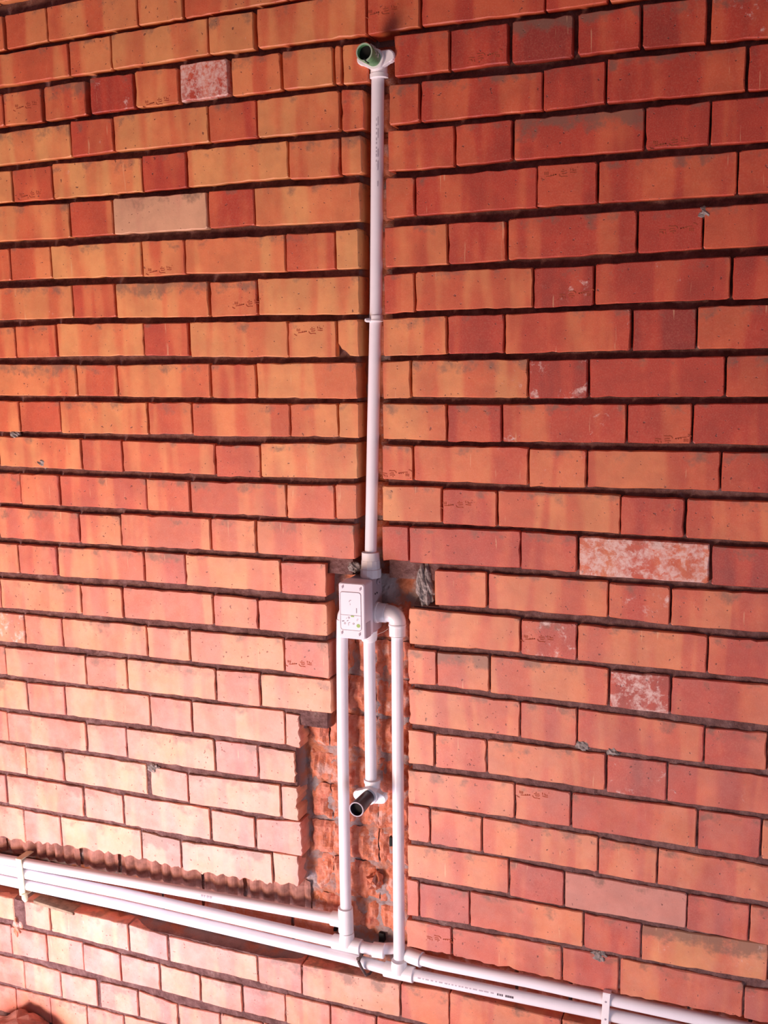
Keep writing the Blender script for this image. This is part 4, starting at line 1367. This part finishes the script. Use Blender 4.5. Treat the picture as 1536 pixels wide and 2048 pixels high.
# valve box
bx = (.8925, .0, 1.3725)
t = thing('valve_box', 'white plastic concealed valve box with four screws and printed front panel', 'valve box', bx)
x0, x1, z0, z1 = .8640, .9215, 1.3140, 1.4320
MB().add(*slab(rrect(x0, x1, z0, z1, .005), -.0555, -.012, .0018)).build('lid', M_LID, t, False)
MB().add(*slab(rrect(x0 + .0012, x1 - .0012, z0 + .0012, z1 - .0012, .004), -.013, .046)).build('housing', M_BOX, t, False)
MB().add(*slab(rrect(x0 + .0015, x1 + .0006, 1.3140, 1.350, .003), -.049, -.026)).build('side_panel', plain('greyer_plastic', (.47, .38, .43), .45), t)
for a, b in ((.8735, 1.4236), (.9130, 1.4215), (.8700, 1.3262), (.9095, 1.3255)):
    m = MB()
    m.add(*lathe((a, -.0550, b), (a, -1, b), [(0, .0024), (.0009, .0024), (.0013, .0018)], 14))
    m.add(*[(lambda v, f: (v, f))(*slab([(a - .0016, b - .0035), (a + .0002, b - .0035), (a + .0022, b + .0035), (a + .0004, b + .0035)], -.0566, -.0555))][0])
    m.build('screw', plain('screw_grey', (.34, .28, .34), .5), t)
mp = MB().add(*slab(rrect(.8675, .9135, 1.3325, 1.4130, .005), -.0560, -.0552)).build('front_panel', M_PAPER, t)
g = MB()
o1, o2 = rrect(.8672, .9138, 1.3322, 1.4133, .0052), rrect(.8680, .9130, 1.3330, 1.4125, .0046)
n = len(o1)
g.add([(p[0], -.0562, p[1]) for p in o1] + [(p[0], -.0562, p[1]) for p in o2], [(i, (i + 1) % n, n + (i + 1) % n, n + i) for i in range(n)])
def bar(ax, az, bx_, bz, w, y=-.0562):
    L = math.hypot(bx_ - ax, bz - az)
    ux, uz = -(bz - az) / L * w / 2, (bx_ - ax) / L * w / 2
    g.add([(ax + ux, y, az + uz), (bx_ + ux, y, bz + uz), (bx_ - ux, y, bz - uz), (ax - ux, y, az - uz)], [(3, 2, 1, 0)])
bar(.8675, 1.3645, .9135, 1.3645, .0007)
for b_ in ((.8885, 1.3955, .8920, 1.3965, .001), (.8878, 1.3948, .8878, 1.3925, .001), (.8895, 1.3895, .8895, 1.3860, .0007), (.9036, 1.3805, .9036, 1.3700, .0014),
           (.8705, 1.3505, .8755, 1.3515, .0018), (.8815, 1.3515, .8850, 1.3535, .0013), (.8852, 1.3480, .8890, 1.3492, .0008), (.8850, 1.3480, .8850, 1.3425, .0008),
           (.9030, 1.3545, .9065, 1.3590, .0005), (.9040, 1.3530, .9075, 1.3575, .0005), (.8800, 1.3560, .8815, 1.3590, .0006)):
    bar(*b_)
for cx_, cz_ in ((.8863, 1.3592), (.8770, 1.3465), (.8965, 1.3470)):
    for i in range(10):
        a, b = math.tau * i / 10, math.tau * (i + 1) / 10
        bar(cx_ + .0017 * math.cos(a), cz_ + .0017 * math.sin(a), cx_ + .0017 * math.cos(b), cz_ + .0017 * math.sin(b), .0008)
g.build('panel_print', M_LINE, mp)
MB().add(*slab(rrect(.8905, .8980, 1.3610, 1.3640, .0012), -.0563, -.0558)).build('green_mark', M_GMARK, mp)
MB().add(*slab(rrect(.9030, .9112, 1.3395, 1.3470, .0035), -.0563, -.0558)).build('green_mark', M_GMARK, mp)
MB().add(*slab(rrect(.8590, .8655, 1.3410, 1.3660, .002), -.045, -.030, .001)).build('side_tab', M_LID, t)
v, f = lathe((.9216, .020, 1.421), (1, .020, 1.421), [(0, .006), (.003, .006), (.0035, .0045), (.0035, .003), (.001, .003)], 20, caps=False)
MB().add(v, f).build('screw_boss', M_BOX, t, True, SM)
for yy in (.004, .014):
    MB().add(*lathe((.9214, yy, 1.398), (1, yy, 1.398), [(0, .0018), (.0006, .0018)], 12)).build('side_hole', M_DARK, t)
# top outlet of the box: threaded socket and union
MB().add(*lathe((.9079, .015, 1.431), (.9079, .015, 2), [(0, .0215), (.003, .0225), (.018, .0222), (.019, .0205), (.0365, .0196), (.037, .0190)], 12)).build('union_nut', M_FIT, t, False)
MB().add(*lathe((.9079, .015, 1.4675), (.9079, .015, 2), [(0, .0180), (.0005, .0190), (.017, .0185), (.0175, .0150), (.018, .0130)], 32)).build('top_socket', M_FIT, t, True, SM)
MB().add(*lathe((.9030, .010, 1.316), (.9012, .010, 0), [(0, .0178), (.016, .0174), (.022, .0160), (.0235, .0135)], 32)).build('bottom_socket', M_FIT, t, True, SM)
MB().add(*lathe((.9205, .013, 1.3560), (1, .013, 1.3560), [(0, .0225), (.004, .0225), (.0045, .0205), (.022, .0200), (.0225, .017)], 32)).build('side_outlet', M_FIT, t, True, SM)
MB().add(*lathe((.8655, .014, 1.3560), (0, .014, 1.3560), [(0, .0165), (.004, .0165)], 32)).build('side_outlet', M_FIT, t, True, SM)
def arc(c, r, a0, a1, n, y):
    return [(c[0] + r * math.cos(math.radians(a0 + (a1 - a0) * i / n)), y, c[1] + r * math.sin(math.radians(a0 + (a1 - a0) * i / n))) for i in range(n + 1)]

# three lower risers
t = thing('water_pipe', 'right-hand white plastic riser beside the cut wall edge, bent over into the valve box side', 'pipe', (.962, .006, .552))
MB().add(*tube([(.9675, .009, 1.325), (.966, .007, 1.10), (.9635, .005, .73), (.9625, .004, .575)], R_)).build('pipe_body', M_PIPE, t, True, SM)
MB().add(*tube([(.940, .013, 1.3560), (.9475, .0125, 1.3560)] + arc((.9505, 1.3385), .0175, 88, 5, 8, .0105) + [(.9682, .0095, 1.330)], .0182, 28)).build('elbow', M_FIT, t, True, SM)
MB().add(*lathe((.9682, .0095, 1.336), (.9678, .0085, 1.0), [(0, .0175), (.0005, .0190), (.004, .0192), (.0045, .0180), (.025, .0178), (.0258, .0185), (.0262, .0132)], 32)).build('socket', M_FIT, t, True, SM)
g = MB()
T2 = Vector((.9622, .004, .541))
g.add(*lathe(T2 + Vector((0, 0, .002)), T2 + Vector((0, 0, 1)), [(0, .0195), (.010, .0190), (.0155, .0174), (.026, .0170), (.0265, .0160), (.027, .013)], 32))
g.add(*lathe(T2 - Vector((.034, 0, 0)), T2 + Vector((1, 0, 0)), [(0, .0135), (.0006, .0168), (.0115, .0170), (.056, .0170), (.068, .0170), (.0685, .0135)], 32))
g.build('tee', M_FIT, t, True, SM)

t = thing('water_pipe', 'left-hand white plastic riser running from behind the valve box down to two tees', 'pipe', (.834, .006, .585))
MB().add(*tube([(.8420, .010, 1.335), (.8395, .010, 1.265), (.836, .009, 1.037), (.8345, .008, .71), (.8345, .008, .64)], R_)).build('pipe_body', M_PIPE, t, True, SM)
MB().add(*tube([(.864, .014, 1.3560), (.860, .014, 1.3560)] + arc((.8600, 1.3395), .0145, 92, 178, 6, .0125) + [(.8440, .012, 1.325)], .0152, 28)).build('elbow', M_FIT, t, True, SM)
g = MB()
T1 = Vector((.8340, .007, .638))
g.add(*lathe(T1 + Vector((0, 0, .030)), T1 - Vector((0, 0, 1)), [(0, .0135), (.0006, .0168), (.030, .0172), (.058, .0172), (.0585, .0140)], 32))
g.add(*lathe(T1 - Vector((.004, 0, .003)), T1 - Vector((1, 0, .003)), [(0, .0165), (.030, .0165), (.0305, .0130)], 32))
g.build('tee', M_FIT, t, True, SM)
g = MB()
T0 = Vector((.8360, .006, .5795))
g.add(*lathe(T0 + Vector((0, 0, .030)), T0 - Vector((0, 0, 1)), [(0, .0135), (.0005, .0165), (.014, .0170), (.020, .0190), (.030, .0192)], 32))
g.add(*lathe(T0 - Vector((.034, 0, 0)), T0 + Vector((1, 0, 0)), [(0, .0135), (.0006, .0165), (.068, .0168), (.0685, .0135)], 32))
g.build('tee', M_FIT, t, True, SM)

t = thing('water_pipe', 'short middle white plastic pipe between the valve box and the black plugged elbow', 'pipe', (.901, .010, .975))
MB().add(*tube([(.9032, .010, 1.300), (.902, .010, 1.12), (.9005, .011, .968)], R_)).build('pipe_body', M_PIPE, t, True, SM)

# the horizontal runs in the channel
def hpipe(label, pts, group=None):
    t = thing('water_pipe', label, 'pipe', tuple(pts[0]))
    MB().add(*tube(pts, R_)).build('pipe_body', M_PIPE, t, True, SM)
    return t
t = hpipe('topmost of the three white horizontal pipes left of the risers, with faint dark print', [(-.60, .004, .600), (-.147, .004, .6105), (.23, .004, .6215), (.565, .005, .6300), (.806, .007, .6350)])
print_marks(t, (.4652, .0045, .6272), (.58, .0045, .630), R_, [(0, .006), (.0075, .012), (.015, .022), (.0235, .030)], (.1, -1, .35), M_INK2, 1.0)
t = hpipe('middle of the three white horizontal pipes left of the risers', [(-.60, .004, .580), (-.147, .004, .583), (.23, .004, .587), (.565, .004, .5835), (.805, .005, .5800)])
t = hpipe('lowest of the three white horizontal pipes, passing under the left riser', [(-.60, .003, .549), (-.147, .003, .553), (.23, .003, .5555), (.565, .002, .5525), (.84, .001, .5490), (.932, .002, .5425)])
t = thing('water_pipe', 'upper of two white horizontal pipes on the right, passing behind the right riser', 'pipe', (.868, .006, .579))
MB().add(*tube([(.868, .006, .5795), (.905, .007, .5795), (.925, .020, .5792), (.945, .030, .579), (.967, .030, .579), (.985, .020, .5792), (1.0, .009, .5795), (1.05, .005, .5800), (1.25, .004, .5850), (1.409, .003, .5850), (2.3, .003, .585)], R_)).build('pipe_body', M_PIPE, t, True, SM)
MB().add(*lathe((.899, .0065, .5795), (1.899, .12, .5795), [(0, .0135), (.0006, .0165), (.026, .0165), (.0265, .0135)], 32)).build('socket', M_FIT, t, True, SM)
MB().add(*lathe((.978, .016, .579), (1.03, .004, .5797), [(0, .0135), (.0006, .0165), (.037, .0165), (.0375, .0135)], 32)).build('socket', M_FIT, t, True, SM)
t = thing('water_pipe', 'lower of two white horizontal pipes on the right, with a line of dark print', 'pipe', (.994, .004, .541))
LP = [(.992, .004, .5405), (1.25, .004, .5455), (1.409, .004, .5490), (2.3, .004, .552)]
MB().add(*tube(LP, R_)).build('pipe_body', M_PIPE, t, True, SM)
print_marks(t, (1.1887, .004, .5444), (1.25, .004, .5455), R_, [(0, .003), (.004, .0055), (.0065, .009), (.010, .013), (.018, .022), (.0225, .0265), (.027, .031), (.0315, .036)], (.1, -1, .25), M_INK, .7)
sp2, q = [], 0.0
while q < .175:
    w = random.uniform(.003, .010)
    sp2.append((q, q + w))
    q += w + random.uniform(.002, .005)
print_marks(t, (1.01, .004, .5408), (1.1887, .004, .5444), R_, sp2, (.1, -1, .30), M_INK2, .4)

# clips
def clip(label, x, z0, z1, w, lean, rivets, mat, foot):
    t = thing('pipe_clip', label, 'clip', (x, 0, z0))
    o = [(x - w / 2 + lean, z1), (x + w / 2 + lean, z1), (x + w / 2, z0), (x - w / 2, z0)]
    MB().add(*slab(o[::-1], -.0135, -.0105, .0006)).build('strap', mat, t)
    for zz, dy in ((z0, -1), (z1, 1)):
        xx = x + (lean if dy > 0 else 0)
        MB().add(*slab([(xx - w / 2, zz - .0015), (xx + w / 2, zz - .0015), (xx + w / 2, zz + .0015), (xx - w / 2, zz + .0015)], -.0130, .034)).build('leg', mat, t)
    for zz in rivets:
        MB().add(*lathe((x + lean / 2, -.0132, zz), (x + lean / 2, -1, zz), [(0, .0022), (.001, .0020), (.0014, .0010)], 12)).build('rivet', M_RIM, t)
    if foot:
        MB().add(*tube([(x + .004, -.011, z0 + .004), (x + .008, -.013, z0 - .006), (x + .010, -.012, z0 - .014)], [.007, .008, .005], 12)).build('fixing_plug', mat, t, True, SM)
    return t
clip('cream strap clip across the three pipes at far left', -.0675, .532, .630, .018, -.004, (), M_CLIP, True)
clip('white strap clip with rivets across the two right-hand pipes', 1.416, .520, .606, .015, .003, (.588, .549), M_FIT, False)

# bent nail
t = thing('bent_nail', 'rusty bent nail holding the lowest pipe below the left riser', 'nail', (.885, .010, .520))
MB().add(*tube([(.8745, .012, .5655), (.8748, -.014, .5655), (.8755, -.021, .5610), (.880, -.020, .5490), (.889, -.0125, .526), (.891, .004, .520), (.891, .03, .519)], [.0030, .0034, .0036, .0033, .0032, .003, .002], 10)).build('shank', M_STEEL, t, True, SM)
MB().add(*lathe((.8745, -.0195, .5668), (.8735, -.026, .5705), [(0, .0040), (.003, .0042), (.0035, .003)], 12)).build('head', M_STEEL, t)

# debris wedged in the broken joint under the left clip, chips on the channel ledge
tag(lump('brick_chip', (-.108, .010, .424), (.018, .014, .026), 5.5, M_CUT, None, 7, .6), 'pale broken brick chip wedged in the gap under the far left clip', 'brick chip')
tag(lump('brick_chip', (.898, .036, .731), (.017, .020, .018), 8.5, M_CUT, None, 8, .7), 'jagged brown brick chip sticking out between the left and right risers', 'brick chip')
v, f = slab([(-.04, .512), (.085, .503), (.083, .509), (-.04, .520)], -.006, .03, .001)
tag(MB().add(v, f).build('wood_sliver', plain('old_wood', (.36, .25, .16), .9, .4, 60.0)), 'thin brown sliver lying under the pipes right of the cream clip', 'sliver')
for j, (x, z, w) in enumerate(((0.9369, 0.8294, .010), (.909, .594, .013), (.792, .595, .010))):
    o = MB().add(*slab([(x - w / 2, z - .011), (x + w / 2, z - .009), (x + w / 2 - .001, z + .010), (x - w / 2, z + .011)], .0335, .045)).build('brick_core_hole', M_DARK, wall)

# rubble at the wall foot
tag(lump('rubble_mound', (-.075, -.060, .02), (.17, .12, .185), 2.0, M_DIRT, None, 16, .10), 'rounded reddish mound of rubble at the foot of the wall, bottom left', 'rubble')
